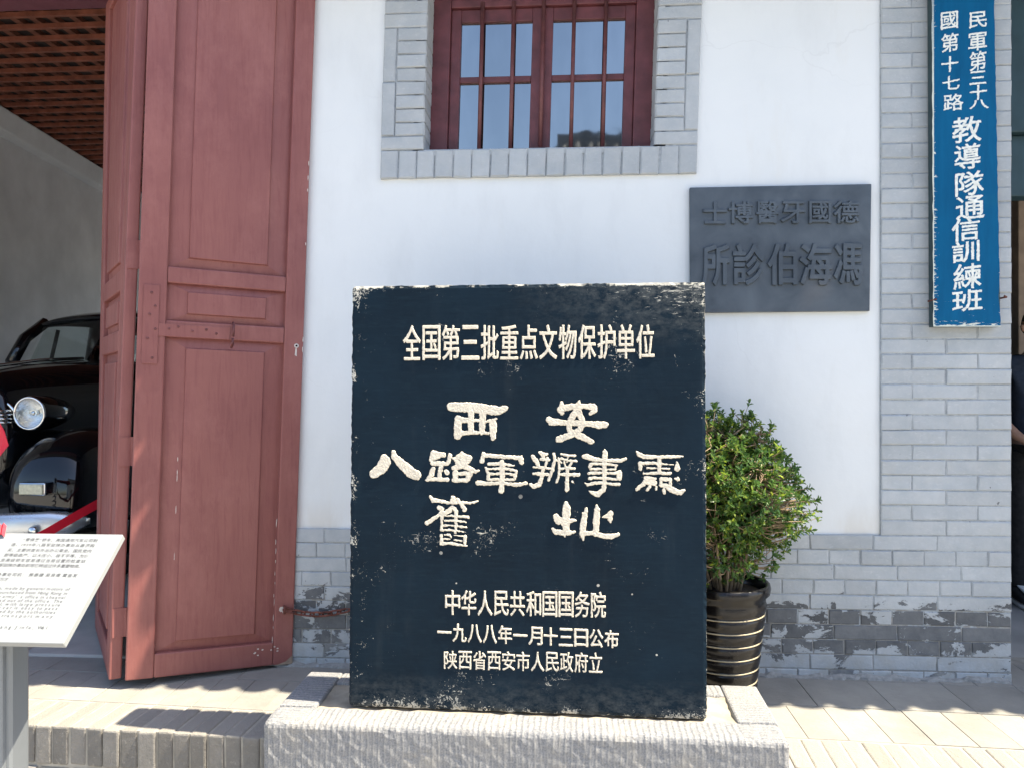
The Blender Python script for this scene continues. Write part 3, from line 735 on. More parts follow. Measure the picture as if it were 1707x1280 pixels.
# roof with a scalloped eave of drip tiles
ZE, sl_ = 3.30, .52
ye = lambda x: -.462 - .010 * (x + .4)
zr_ = lambda y: ZE + sl_ * (y + .44)
mb = MB()
mb.hexa([(-10, ye(-10) + .03, ZE), (10, ye(10) + .03, ZE), (10, 4.4, zr_(4.4)), (-10, 4.4, zr_(4.4)), (-10, ye(-10) + .03, ZE + .1), (10, ye(10) + .03, ZE + .1), (10, 4.4, zr_(4.4) + .1), (-10, 4.4, zr_(4.4) + .1)])
mb.hexa([(-10, 4.401, zr_(4.4)), (10, 4.401, zr_(4.4)), (10, 9.8, ZE - .1), (-10, 9.8, ZE - .1), (-10, 4.401, zr_(4.4) + .1), (10, 4.401, zr_(4.4) + .1), (10, 9.8, ZE), (-10, 9.8, ZE)])
rf = obj('roof', mb, 'roof_tile', bld)
mb = MB(); x = -9.9
while x < 9.9:
    ro = random.uniform(-.010, .010); pts = []
    for i in range(9):
        a = pi * i / 8; pts.append((x + .070 * cos(a), ye(x) + .032 - (.046 + ro) * sin(a)))
    n_ = len(pts); zt_ = ZE + .05
    mb.add([(a, b, zt_ - .012) for a, b in pts] + [(a, b, zt_) for a, b in pts], [tuple(range(n_)), tuple(range(n_, 2 * n_))] + [(i, (i + 1) % n_, n_ + (i + 1) % n_, n_ + i) for i in range(n_)])
    mb.tube([(x + .08, ye(x) + .035, ZE + .1), (x + .08, 4.4, zr_(4.4) + .1)], .05, 8)
    x += .16
obj('roof_tile_row', mb, 'roof_tile', rf)

# ---------------------------------------------------------------- stele on its stone pedestal
RZ = -R(1.35)
PO = V((-.981, -.921, 0))
ped = thing('stone_pedestal', 'low grey stone pedestal with tooled grooves carrying the black stele', 'pedestal', (*PO.xy, -.26), RZ)
pl = lambda x, y, z: V((x, y, z))
PW, PD, PT = 1.698, .452, .41                          # local size: width, depth, top above its foot
def grid_box(mb, a, b, nx, ny, nz, amp, rnd, seed):
    # a rough block: subdivided box with rounded, uneven edges
    rg = random.Random(seed); bm = bmesh.new()
    bmesh.ops.create_cube(bm, size=1)
    bm.to_mesh
    for e_ax, n_ in ((0, nx), (1, ny), (2, nz)):
        es = [e for e in bm.edges if abs((e.verts[1].co - e.verts[0].co)[e_ax]) > .9 / 1 and True]
        if n_ > 1: bmesh.ops.subdivide_edges(bm, edges=es, cuts=n_ - 1, use_grid_fill=True)
    c = (V(a) + V(b)) / 2; h = (V(b) - V(a)) / 2
    bm.verts.ensure_lookup_table(); out = []
    for v in bm.verts:
        p = V((v.co.x * 2 * h.x, v.co.y * 2 * h.y, v.co.z * 2 * h.z))
        near = [h[k] - abs(p[k]) < 1e-5 for k in range(3)]
        if sum(near) >= 2:
            for k in range(3):
                if near[k]: p[k] -= math.copysign(rnd * rg.uniform(.3, 1.3) if sum(near) == 2 else rnd * 1.5, p[k])
        else: p += V((rg.gauss(0, amp), rg.gauss(0, amp), rg.gauss(0, amp)))
        out.append(c + p)
    mb.add(out, [tuple(v.index for v in f.verts) for f in bm.faces]); bm.free(); return mb
BW = .135
mb = MB()
grid_box(mb, (0, 0, 0), (PW, BW, PT), 80, 6, 20, .0009, .0065, 1)
mb.box((.004, BW + .001, 0), (BW, PD - .001, PT - .002)); mb.box((PW - BW, BW + .001, 0), (PW - .004, PD - .001, PT - .002)); mb.box((BW + .001, PD - .10, 0), (PW - BW - .001, PD - .002, PT - .003))
obj('rim_stone', mb, 'tooled_granite', ped, bevel=.008, local=True)
mb = MB(); nx, ny = 40, 8; vs = []; fs = []
for i in range(nx + 1):
    for j in range(ny + 1):
        vs.append((BW - .002 + (PW - 2 * BW + .004) * i / nx, BW - .002 + (PD - BW - .098) * j / ny, PT - .012 + random.uniform(-.004, .004) - (.004 if 0 < j < ny else 0)))
for i in range(nx):
    for j in range(ny): fs.append((i * (ny + 1) + j, (i + 1) * (ny + 1) + j, (i + 1) * (ny + 1) + j + 1, i * (ny + 1) + j + 1))
mb.add(vs, fs); obj('mortar_bed', mb, 'sandy_mortar', ped, local=True, smooth=True)

SO = V((-.735, -.770, .142)); SZR = -R(1.65)
stele = thing('stone_stele', 'black painted stone stele with carved cream characters on a pedestal', 'stele', SO, SZR)
SWD, SHT, STH, LEAN = 1.227, 1.464, .15, .045
e_s = V((cos(SZR), sin(SZR), 0)); n_s0 = V((sin(SZR), -cos(SZR), 0)); up_s = (Z_ - n_s0 * (LEAN / SHT)).normalized(); n_s = e_s.cross(up_s).normalized()
if n_s.y > 0: n_s = -n_s
mb = MB(); grid_box(mb, (0, 0, 0), (SWD, STH, SHT), 90, 6, 105, .00004, .0035, 5)
for p in mb.v:
    p.y += LEAN * p.z / SHT
    t = p.z / SHT; p.x += .0 * t
obj('slab', mb, 'black_stele_paint', stele, local=True)
sp = lambda px, py: on(px, py, SO, n_s)
def inscribe(name, strokesets, parent, mat, place, n, depth):
    for i, (st_, ox, oy, sc) in enumerate(strokesets):
        m = MB(); relief(m, st_, ox, oy, sc, place, n, depth, seed=11 + i * 3); obj(name, m, mat, parent)
A = 13.13; B = 8.535; C = 12.19
big = [
 ([[(290,360,100),(500,375,110),(800,378,108),(1200,440,105),(1330,450,98),(1470,395,65)], [(725,480,72),(725,900,68)], [(990,480,80),(970,700,76),(965,930,62)],
   [(445,630,85),(435,800,92),(435,1000,85)], [(500,650,68),(650,660,62)], [(780,660,38),(900,660,38)], [(1040,690,28),(1200,660,48),(1280,625,28)], [(1205,720,85),(1205,900,85),(1205,1045,58)], [(480,940,58),(700,925,50),(900,930,36),(1100,945,40)]], 730, 650, A),
 ([[(865,235,25),(830,330,70)], [(480,280,40),(465,420,90),(490,510,45)], [(490,410,75),(700,360,72),(850,360,70),(1000,350,55),(1170,370,75)], [(1190,370,65),(1190,450,60),(1110,505,48)],
   [(200,640,72),(260,690,90),(420,700,72),(600,720,62),(900,720,66),(1100,735,68),(1300,765,82),(1430,750,72)], [(780,470,75),(690,630,78),(640,760,68),(650,880,60),(760,950,72),(950,1030,75),(1130,1130,62)],
   [(830,450,80),(905,600,68),(945,740,70),(860,880,62),(700,970,75),(420,1075,78)]], 900, 650, A),
 ([[(300,200,62),(315,250,88),(270,330,85),(185,400,72),(150,420,62)], [(435,110,30),(450,180,50),(560,290,68),(680,400,78),(760,440,72)]], 605, 740, B),
 ([[(995,120,36),(975,220,38)], [(1010,135,45),(1150,150,36)], [(1000,200,38),(1080,190,26)], [(1240,160,33),(1215,260,33)], [(990,270,38),(1130,275,38),(1210,280,24)], [(1110,320,38),(1090,420,33),(1090,490,38)],
   [(1000,350,38),(970,440,40),(930,490,33)], [(1180,385,30),(1200,405,36)], [(910,505,24),(1050,495,33),(1200,500,33)], [(1410,130,28),(1330,200,33),(1285,200,20)], [(1410,150,38),(1520,200,42),(1470,265,38),(1340,265,30)],
   [(1400,210,36),(1450,225,30)], [(1310,215,22),(1400,290,32),(1500,340,42),(1600,390,33),(1640,375,20)], [(1440,290,38),(1340,325,44),(1290,340,33)], [(1320,400,44),(1310,500,38)], [(1330,418,26),(1500,410,36)], [(1520,420,42),(1490,490,38)], [(1290,510,33),(1480,515,33)]], 605, 740, B),
 ([[(222,135,28),(200,240,36)], [(230,160,28),(400,170,30),(600,185,27),(760,195,32)], [(752,200,42),(762,258,34)], [(300,280,28),(460,275,28),(650,305,17)], [(255,335,20),(290,420,27),(290,500,27)], [(270,355,21),(450,345,21),(560,350,24),(690,380,19)],
   [(692,375,19),(672,450,26),(665,505,21)], [(300,422,21),(480,415,21),(660,430,19)], [(280,500,23),(480,495,23),(660,505,20)], [(140,550,36),(300,555,29),(500,550,26),(700,580,30),(830,550,24)], [(485,250,36),(490,450,40),(475,660,42)]], 780, 740, B),
 ([[(1015,112,20),(1070,150,38),(1130,140,16)], [(1065,150,34),(1075,200,27)], [(925,180,34),(970,230,38),(1005,300,24)], [(1040,210,28),(1150,225,22)], [(1130,200,22),(1100,320,24)], [(940,325,18),(1050,330,22),(1180,345,15)], [(1080,330,24),(1060,400,29),(1050,480,31),(1010,570,40),(940,600,36),(890,570,24)],
   [(930,415,20),(1010,420,30),(1130,425,27)], [(1220,140,20),(1235,220,28),(1210,350,26),(1170,450,28),(1150,510,22)], [(1240,220,20),(1330,260,18)], [(1290,210,22),(1300,350,20),(1290,470,22),(1260,540,23)], [(1330,140,16),(1420,160,20),(1520,165,22)], [(1330,200,22),(1420,230,19),(1550,240,16)], [(1420,195,16),(1410,250,18)],
   [(1370,250,18),(1390,320,19)], [(1480,260,19),(1440,320,19)], [(1330,345,18),(1430,335,22),(1520,345,20)], [(1300,425,24),(1420,430,26),(1575,435,30)], [(1420,340,24),(1410,520,31),(1410,650,31)], [(1480,525,13),(1510,550,13)]], 780, 740, B),
 ([[(180,175,23),(240,175,40),(330,210,33),(450,225,27),(560,230,28),(700,235,30),(790,210,22)], [(495,75,13),(500,120,40),(495,250,41),(488,450,32),(495,560,35),(480,640,38),(400,710,43),(320,690,30),(270,665,10)], [(300,290,34),(285,320,28)], [(310,275,24),(480,280,20),(570,285,25),(680,300,17)], [(290,348,24),(480,352,18),(650,358,16)], [(660,300,22),(650,350,18)],
   [(270,410,23),(330,405,25),(480,405,21),(600,410,20),(710,405,32)], [(700,400,38),(700,480,42)], [(270,490,24),(350,475,25),(480,480,22),(600,495,22),(720,495,20)], [(215,550,10),(260,575,26),(350,550,26),(480,545,24),(600,565,23),(700,565,26)]], 950, 740, B),
 ([[(945,105,13),(990,150,38),(1060,180,33),(1250,180,24),(1450,180,26),(1600,170,15)], [(1000,275,36),(1005,350,28)], [(1010,270,28),(1120,265,24),(1240,270,22),(1380,285,12),(1470,290,12)], [(1525,260,22),(1525,345,41)], [(1270,200,33),(1270,390,31)], [(1100,338,17),(1250,338,17),(1410,348,17)], [(1055,415,18),(1250,405,26),(1430,415,24)],
   [(1075,478,26),(1220,488,24)], [(1080,530,42),(1200,550,44)], [(1050,560,33),(950,640,27)], [(1140,600,24),(1100,650,24)], [(1230,600,18),(1230,640,17)], [(1305,495,34),(1430,495,28)], [(1300,580,34),(1400,600,40)], [(1430,510,24),(1425,600,32)], [(1300,500,25),(1295,580,25)], [(1400,610,43),(1480,660,44),(1570,690,38),(1630,655,20)], [(1340,640,26),(1340,690,23)], [(1495,490,16),(1530,495,34)]], 950, 740, B),
 ([[(210,150,27),(270,220,52),(400,240,40),(550,270,33),(700,270,38),(850,270,35),(1000,280,24),(1110,265,28),(1175,240,17)], [(675,170,48),(670,240,68)], [(760,200,30),(860,320,43),(910,410,53)], [(400,370,55),(450,400,50)], [(440,480,50),(300,580,42),(140,690,46)], [(650,350,30),(600,430,58),(520,480,56),(440,520,50)], [(660,360,42),(740,430,42),(740,520,38)], [(445,520,38),(445,700,31),(440,820,34)], [(735,520,36),(735,700,36),(725,880,33)],
   [(520,540,20),(650,530,24),(800,550,28),(970,560,33),(1000,590,11)], [(500,635,22),(700,630,25),(850,650,27),(930,665,23)], [(490,730,25),(700,730,25),(850,760,27),(940,770,23)], [(430,825,27),(600,825,25),(750,840,22),(930,870,16)], [(435,930,40),(440,1000,34),(440,1100,42)], [(500,920,22),(610,920,25)], [(610,925,22),(640,980,18)], [(700,930,15),(860,950,19)], [(450,1007,20),(620,1007,18)], [(700,1025,24),(860,1045,17)], [(915,960,40),(910,1100,36)], [(430,1105,36),(600,1095,34),(800,1122,30),(950,1150,18)]], 700, 815, C),
 ([[(465,150,43),(480,280,92),(470,450,88),(470,700,72)], [(270,440,68),(320,510,86),(480,520,68),(620,510,33),(670,510,17)], [(380,560,40),(400,600,30)], [(200,680,28),(260,740,56),(400,760,62),(550,760,52),(650,740,24)], [(450,780,30),(450,845,16)], [(890,260,28),(850,380,58),(820,600,72),(800,780,58),(815,900,28)], [(1090,210,22),(1100,300,63),(1085,500,72),(1075,780,62)], [(850,770,52),(1000,760,46),(1100,790,56),(1250,830,52),(1400,840,58),(1540,790,33)], [(1210,445,17),(1330,420,58),(1370,370,60),(1360,480,53),(1370,550,14)]], 905, 825, C)]
inscribe('carved_character', big, stele, 'cream_letter_paint', sp, n_s, .0029)
def textline(name, s, x0, x1, yt0, yb0, yt1, yb1, fill, plane, n, h, bold, parent, mat):
    m = MB(); N_ = len(s)
    for i, ch in enumerate(s):
        u0 = (i + (1 - fill) / 2) / N_; u1 = (i + (1 + fill) / 2) / N_; u = (i + .5) / N_
        f = lambda a, b: a + (b - a) * u
        glyph_relief(m, ch, x0 + (x1 - x0) * u0, x0 + (x1 - x0) * u1, f(yt0, yt1), f(yb0, yb1), plane, n, h, bold, seed=31 + i, tilt=(yb1 - yb0) / N_)
    return obj(name, m, mat, parent)
textline('inscription_line', '全国第三批重点文物保护单位', 670.5, 1092, 543, 601, 541.5, 598, .93, sp, n_s, .002, (.75, .45), stele, 'cream_letter_paint')
textline('inscription_line', '中华人民共和国国务院', 741, 1011, 983, 1024, 986, 1029, .93, sp, n_s, .002, (.55, .45), stele, 'cream_letter_paint')
textline('inscription_line', '一九八八年一月十三日公布', 728, 1032, 1037, 1068, 1050, 1080, .93, sp, n_s, .002, (.6, .55), stele, 'cream_letter_paint')
textline('inscription_line', '陕西省西安市人民政府立', 739, 1005, 1084, 1114, 1087, 1121, .93, sp, n_s, .002, (.4, .3), stele, 'cream_letter_paint')

# ---------------------------------------------------------------- cast plaque on the wall
YP = -.022
a, b, c, d_ = at(1150, 313, YP), at(1453, 307, YP), at(1450, 519, YP), at(1151, 522, YP)
plq = thing('wall_plaque', 'dark grey metal plaque with raised characters on the white wall', 'plaque', (d_.x, 0, d_.z))
mb = MB(); bk = V((0, .021, 0)); mb.hexa([d_, c, c + bk, d_ + bk, a, b, b + bk, a + bk]); obj('plate', mb, 'grey_bronze', plq, bevel=.003)
pp = lambda px, py: at(px, py, YP)
for s, yt0, yb0, yt1, yb1, xs in (('士博醫牙國德', 337, 375, 335, 374, [(1171, 1212), (1213, 1255), (1259, 1298), (1300, 1342), (1347, 1385), (1388, 1432)]),
                                  ('所診伯海馮', 407, 477, 406, 477, [(1169, 1217), (1220, 1275), (1278, 1329), (1331, 1387), (1388, 1438)])):
    for i, (ch, (xa, xb)) in enumerate(zip(s, xs)):
        m = MB(); u = i / (len(s) - 1); yb, yt = yb0 + (yb1 - yb0) * u, yt0 + (yt1 - yt0) * u
        glyph_relief(m, ch, xa, xb, yt, yb, pp, OUT, .011, 1.5 if len(s) == 6 else 2.3, step=.45, seed=71 + i, ragged=.12, soft=.8, base=.25, rough=.02)
        obj('raised_character', m, 'grey_bronze', plq)

# ---------------------------------------------------------------- blue lettered board on the pier
YB = -.062
tl, tr, br, bl = at(1553, -60, YB), at(1656, -60, YB), at(1668, 545, YB), at(1556, 545, YB)
brd = thing('hanging_board', 'long blue wooden board with white brush characters on the brick pier', 'signboard', (bl.x, YB, bl.z))
mb = MB(); nz, nx = 60, 8; vs = []; rg = random.Random(9)
for j in range(nz + 1):
    for i in range(nx + 1):
        v_ = j / nz; u = i / nx; p = bl.lerp(br, u).lerp(tl.lerp(tr, u), v_)
        if i in (0, nx): p.x += rg.uniform(-.0016, .0016)
        if i == nx and .05 < v_ < .11: p.x -= .006 * sin((v_ - .05) / .06 * pi)
        vs.append(p)
fs = [(j * (nx + 1) + i, j * (nx + 1) + i + 1, (j + 1) * (nx + 1) + i + 1, (j + 1) * (nx + 1) + i) for j in range(nz) for i in range(nx)]
mb.add(vs, fs); obj('painted_face', mb, 'blue_board_paint', brd)
mb = MB(); bk = V((0, .038, 0)); e_ = V((0, .0012, 0)); mb.hexa([bl + e_, br + e_, br + bk, bl + bk, tl + e_, tr + e_, tr + bk, tl + bk]); obj('board', mb, 'dark_board_edge', brd)
bp = lambda px, py: at(px, py, YB)
for ch, xa, xb, yt, yb in [('教', 1587, 1636, 195, 238), ('導', 1591, 1635, 240, 283), ('隊', 1592, 1640, 286, 327), ('通', 1593, 1641, 327, 366), ('信', 1586, 1633, 364, 402), ('訓', 1587, 1633, 402, 438), ('練', 1589, 1636, 440, 482), ('班', 1587, 1638, 483, 519),
        ('國', 1568, 1597, 20, 49), ('第', 1569, 1598, 56, 87), ('十', 1569, 1598, 94, 121), ('七', 1571, 1600, 127, 150), ('路', 1572, 1606, 157, 185), ('民', 1615, 1645, 20, 47), ('軍', 1614, 1645, 55, 85), ('第', 1616, 1644, 86, 118), ('三', 1616, 1644, 119, 141), ('十', 1616, 1645, 142, 167), ('八', 1616, 1648, 167, 182)]:
    m = MB(); glyph_relief(m, ch, xa, xb, yt, yb, bp, OUT, .0008, .62 if xb - xa > 36 else .42, step=.35, slant=.13, seed=ord(ch) % 97, ragged=1.0)
    obj('brush_character', m, 'white_letter_paint', brd)
for px, py in ((1550, 502), (1671, 497)):
    m = MB(); p = at(px, py, -.03); m.tube([p + V((0, .02, 0)), p + V((0, -.03, 0)), p + V((.012 if px < 1600 else -.012, -.036, .004))], .004, 6); obj('iron_hook', m, 'rusty_chain', brd)

# ---------------------------------------------------------------- potted shrub
pc = deep(1203, 1160, 3.10); PX, PY = pc.x, pc.y
pot = thing('potted_shrub', 'bushy green shrub in a glossy black ringed pot behind the stele', 'potted plant', (PX, PY, 0))
prof = [(.02, .002), (.118, .002), (.124, .012)]
hs = [.035, .088, .141, .194, .247, .300, .353, .40]
for k in range(len(hs) - 1):
    r0 = .124 + .045 * hs[k] / .4; r1 = .124 + .045 * hs[k + 1] / .4
    prof += [(r0 + .001, hs[k]), (r0 + .0065, hs[k] + .014), (r1 + .0055, hs[k + 1] - .014), (r1 + .001, hs[k + 1])]
prof += [(.170, .415), (.186, .432), (.190, .452), (.186, .468), (.178, .472), (.168, .462), (.160, .43)]
mb = MB(); mb.lathe(prof, (PX, PY, 0), 56); pb = obj('pot', mb, 'glazed_black', pot, smooth=True)
for z in hs[:-1]:
    r0 = .124 + .045 * z / .4; m = MB(); m.tube([(PX + (r0 + .0025) * cos(a), PY + (r0 + .0025) * sin(a), z) for a in [2 * pi * i / 48 for i in range(48)]], .0028, 6, closed=True); obj('gold_ring', m, 'gold_glaze', pb, smooth=True)
mb = MB(); mb.lathe([(.001, .438), (.08, .436), (.163, .43)], (PX, PY, 0), 24); obj('soil', mb, 'soil', pot)
rg = random.Random(21)
bc = V((PX + .0, PY - .0, .835))
def crown_r(d):
    r = 1 + .10 * sin(3.1 * math.atan2(d.y, d.x) + 2) + .10 * sin(5 * d.z + 2.2 * d.x) + rg.gauss(0, .04)
    sx, sy, sz = .292, .27, .36
    if d.z < 0: sx *= 1.10 - .16 * d.z
    q = V((d.x * sx, d.y * sy, d.z * sz)) * r
    if d.z > 0 and d.x > 0: q.x *= 1 - .12 * d.z
    return q
tips = []
while len(tips) < 2700:
    d = V((rg.gauss(0, 1), rg.gauss(0, 1), rg.gauss(.05, 1))).normalized()
    t = rg.random() ** .45
    p = bc + crown_r(d) * t
    if p.z < .47 + .10 * max(0, (.19 - (p - V((PX, PY, p.z))).length)): continue
    if p.y > -.03: continue
    tips.append((p, d, t))
stems = []; sb = MB()
for k in range(16):
    a = 2 * pi * k / 16 + rg.uniform(-.2, .2); r0 = rg.uniform(.01, .07)
    p0 = V((PX + r0 * cos(a), PY + r0 * sin(a), .425)); d = V((cos(a) * rg.uniform(.3, 1), sin(a) * rg.uniform(.3, 1), rg.uniform(.1, 1.1))).normalized()
    p3 = bc + crown_r(d) * .74; p3.y = min(p3.y, -.05)
    p1 = p0 + V((cos(a) * .035, sin(a) * .03, .14)); p2 = p1.lerp(p3, .5) + V((rg.gauss(0, .03), rg.gauss(0, .03), rg.uniform(0, .05)))
    pts = []
    for i in range(9):
        t = i / 8; q0 = p0.lerp(p1, t); q1 = p1.lerp(p2, t); q2 = p2.lerp(p3, t); pts.append(q0.lerp(q1, t).lerp(q1.lerp(q2, t), t))
    sb.tube(pts, [.0075 * (1 - .75 * i / 8) for i in range(9)], 6); stems += pts[2:]
for p, d, t in tips:
    near = sorted(stems, key=lambda q: (q - p).length + .35 * max(0, q.z - p.z))[rg.choice((0, 0, 0, 1, 2))]
    if rg.random() < .85:
        mid_ = near.lerp(p, .55) + V((rg.gauss(0, .014), rg.gauss(0, .014), -.01))
        sb.tube([near, mid_, p], [.0028, .0021, .0012], 4)
obj('stem', sb, 'bark', pot, smooth=True)
lf = MB()
def leafblade(base, dr, nrm, L, Wd):
    s = dr.cross(nrm).normalized(); k = nrm * (L * .12)
    v = [base, base + dr * L * .35 + s * Wd * .42 + k, base + dr * L * .72 + s * Wd * .46 + k * .9, base + dr * L - nrm * L * .10, base + dr * L * .72 - s * Wd * .46 + k * .9, base + dr * L * .35 - s * Wd * .42 + k, base + dr * L * .5]
    lf.add(v, [(0, 1, 6), (1, 2, 6), (2, 3, 6), (3, 4, 6), (4, 5, 6), (5, 0, 6)])
for p, d, t in tips:
    ax = (d * .8 + V((rg.gauss(0, .35), rg.gauss(0, .35), .45 + rg.gauss(0, .3)))).normalized()
    u = ax.cross(V((.3, .2, .9))).normalized(); w_ = ax.cross(u)
    nl = rg.randint(6, 10)
    for i in range(nl):
        a = i * 2.4 + rg.uniform(-.3, .3); sp_ = rg.uniform(.25, 1.05); bp_ = p - ax * (i * .0035)
        dr = (ax * (1.1 - sp_ * .7) + (u * cos(a) + w_ * sin(a)) * sp_).normalized()
        nr = (ax - dr * ax.dot(dr)); nr = (nr.normalized() if nr.length > .05 else u)
        leafblade(bp_, dr, nr, rg.uniform(.018, .029), rg.uniform(.008, .012))
lf.v = [V((q.x, min(q.y, -.022), q.z)) for q in lf.v]
tag(obj('foliage', lf, 'leaf', pot))

# ---------------------------------------------------------------- chain from the door to the wall
ca = P1(W1 - .04, .282, .012); cb = at(580, 1016, -.02)
ch_ = thing('chain', 'rusty iron chain tying the open maroon door to the brick plinth', 'chain', tuple(ca))
nl = 7
def linkmesh(c, t, roll, L=.036, Wd=.011, r=.0042):
    u = t.cross(Z_).normalized(); q = t.cross(u); s = u * cos(roll) + q * sin(roll); pts = []
    for i in range(16):
        a = 2 * pi * i / 16; pts.append(c + t * (L * .5 * cos(a) + math.copysign(L * .28, cos(a)) * (abs(cos(a)) > .05)) + s * (Wd * sin(a)))
    m = MB(); m.tube(pts, r, 7, closed=True); return m
for i in range(nl):
    u = (i + .5) / nl; p = ca.lerp(cb, u) - Z_ * (.02 * sin(pi * u)); t = (cb - ca) - Z_ * (.02 * pi * cos(pi * u)); t.normalize()
    obj('link', linkmesh(p, t, .5 + (i % 2) * 1.45), 'rusty_chain', ch_, smooth=True)
m = MB(); c = ca - (cb - ca).normalized() * .004; m.tube([c + Z_ * (.016 * sin(a)) + n1 * (.016 * cos(a)) for a in [2 * pi * i / 16 for i in range(16)]], .005, 8, closed=True); obj('ring', m, 'rusty_chain', ch_, smooth=True)

# ---------------------------------------------------------------- information stand
bB, bT = V((-1.1287, -1.717, .670)), V((-1.1287, -1.4766, .872)); up_b = (bT - bB).normalized(); n_b = V((0, -up_b.z, up_b.y)); BL_, BWD = (bT - bB).length, .50
stand = thing('information_stand', 'white slanted information panel with fine print on a grey post', 'information stand', (bB.x - BWD / 2, -1.6, -.26))
mb = MB(); q = lambda s, t, d: bB - X_ * s + up_b * t + n_b * d
mb.hexa([q(BWD, 0, -.018), q(0, 0, -.018), q(0, BL_, -.018), q(BWD, BL_, -.018), q(BWD, 0, 0), q(0, 0, 0), q(0, BL_, 0), q(BWD, BL_, 0)])
pan = obj('panel', mb, 'sign_white', stand, bevel=.002)
ip = lambda px, py: on(px, py, bB, n_b)
def loc(px, py): v = ip(px, py) - bB; return -v.x, v.dot(up_b)
sR = loc(164, 899)[0]; sL = loc(18, 908)[0]
def fine(txts, size, sl0, sr0, off=.01):
    m = MB()
    for s, row, just, x0s in txts:
        t = loc(60, row)[1]
        adv = [(.98 if ord(ch) > 0x2000 and ch not in '“”' else {' ': .30, 'i': .25, 'l': .25, '.': .28, ',': .28, 'f': .34, 't': .36, 'r': .38, 'm': .88, 'w': .8, '1': .5}.get(ch, .56)) for ch in s]
        tot = sum(adv); a = x0s if x0s is not None else sl0; wdt = (a - sr0); k = wdt / tot if just else size
        x = a
        for ch, ad in zip(s, adv):
            if ch != ' ' and x < BWD - .01:
                A_ = q(x, t - size * .5, 0); B_ = q(x - .98 * (size if not just else min(size * 1.08, k * 1.02)), t - size * .5, 0); D_ = q(x, t + size * .48, 0)
                put_glyph(m, ch, A_, B_, D_, n_b, .0005, off, fit=False)
            x -= ad * k
    obj('lettering', m, 'sign_ink', pan)
sz = .0112
fine([('“雪佛莱”轿车，美国通用汽车公司制', 899, True, loc(38, 899)[0]), ('造，1939年八路军驻陕办事处从香港购', 907.5, True, None), ('买，主要供首长外出办公乘坐。国民党内', 916.5, True, None), ('部等级森严，以大压小，极不平等，为使', 925, True, None),
      ('坐高级轿车容易通过当局设置的检查站', 933.5, True, None), ('，八路军驻陕办事处就用它转运过许多重要物资。', 942, True, sL + .03), ('八路军驻陕办事处司机： 熊泰建 吴良甫 黄金发', 957.5, True, sL + .05), ('刘万才', 965.8, False, sL - .02)], sz, sL, sR)
fine([('“Chevrolet” sedan, made by general motors of', 980, True, None), ('United States, was purchased from Hong Kong in', 987, True, None), ('1939 by eighth route army’s office in shaanxi', 994, True, None), ('province for the head out of the office. The', 1000.5, True, None), ('strictly hierarchical, with large pressure', 1006.5, True, None), ('small, so the senior car is easy to pass', 1012.5, True, None),
      ('the system established by the authorities', 1019, True, None), ('and has used it to transport many', 1026, True, None), ('Drivers: Liangfu, Huang Jinfa, Wei', 1045, True, None)], .0118, sL + .062, sR - .001, .006)
s0 = loc(17, 884)[0]; t0 = loc(17, 902)[1]
m = MB(); r0, r1 = [], []
for i in range(15):
    a = s0 + .001 + i * .0065; hgt = .003 + .007 * (i % 2); r0.append(q(a, t0 + .012 + .004 * (i % 3), hgt)); r1.append(q(a + .010, BL_ + .016 + .004 * (i % 2), hgt + .006))
th_ = n_b * .0012
m.loft([[a, b, b + th_, a + th_] for a, b in zip(r0, r1)])
rib2 = obj('ribbon', m, 'red_belt'); tag(rib2, 'pleated red ribbon lying over the top corner of the white information panel', 'ribbon')
mb = MB(); mb.box((bB.x - .32, -1.64, -.26), (bB.x - .185, -1.565, .735)); obj('post', mb, 'post_grey', stand, bevel=.012)
mb = MB(); mb.box((bB.x - .312, -1.655, -.26), (bB.x - .193, -1.638, .70)); obj('post_face', mb, 'post_grey', stand, bevel=.004)
mb = MB(); mb.box((bB.x - .42, -1.75, -.26), (bB.x - .08, -1.45, -.248)); obj('base_plate', mb, 'post_grey', stand, bevel=.003)

# ---------------------------------------------------------------- the old car in the garage
CX, CY = -3.60, .80
car = thing('vintage_car', 'black vintage sedan with round headlamps parked nose out in the garage', 'car', (CX, CY + 2.4, 0))
def sup(cx, y, hw, z0, z1, e=2.6, n=28):               # one superelliptic cross-section
    pts = []; zc, hz = (z0 + z1) / 2, (z1 - z0) / 2
    for i in range(n):
        a = 2 * pi * i / n; c, s_ = cos(a), sin(a)
        pts.append(V((cx + math.copysign(abs(c) ** (2 / e), c) * hw, y, zc + math.copysign(abs(s_) ** (2 / e), s_) * hz)))
    return pts
mb = MB(); secs = [(.28, .17, .60, 1.20), (.30, .23, .52, 1.28), (.40, .28, .48, 1.35), (.9, .40, .45, 1.41), (1.35, .54, .42, 1.44), (1.62, .66, .40, 1.455), (2.2, .74, .38, 1.45), (3.3, .76, .38, 1.44), (4.1, .70, .42, 1.36), (4.6, .52, .5, 1.1), (4.78, .3, .58, .9)]
mb.loft([sup(CX, CY + y, hw, z0, z1, 3.0 if y > 1.2 else 2.5) for y, hw, z0, z1 in secs]); body = obj('body', mb, 'car_black', car, smooth=True, subd=1)
mb = MB()
gh = [(1.48, .60, 1.40, 1.455, .0), (1.60, .63, 1.40, 1.56, 0), (1.80, .61, 1.40, 1.74, 0), (2.05, .60, 1.4, 1.825, 0), (2.7, .60, 1.4, 1.86, 0), (3.4, .58, 1.4, 1.80, 0), (3.9, .5, 1.36, 1.62, 0), (4.2, .38, 1.3, 1.40, 0)]
roofm = MB()
def ghp(y, hw, zt): return [V((CX + hw * cos(a) * (1 if zt > 1.6 else 1), CY + y, zt - .16 + .16 * sin(a))) for a in [pi * i / 16 for i in range(17)]]
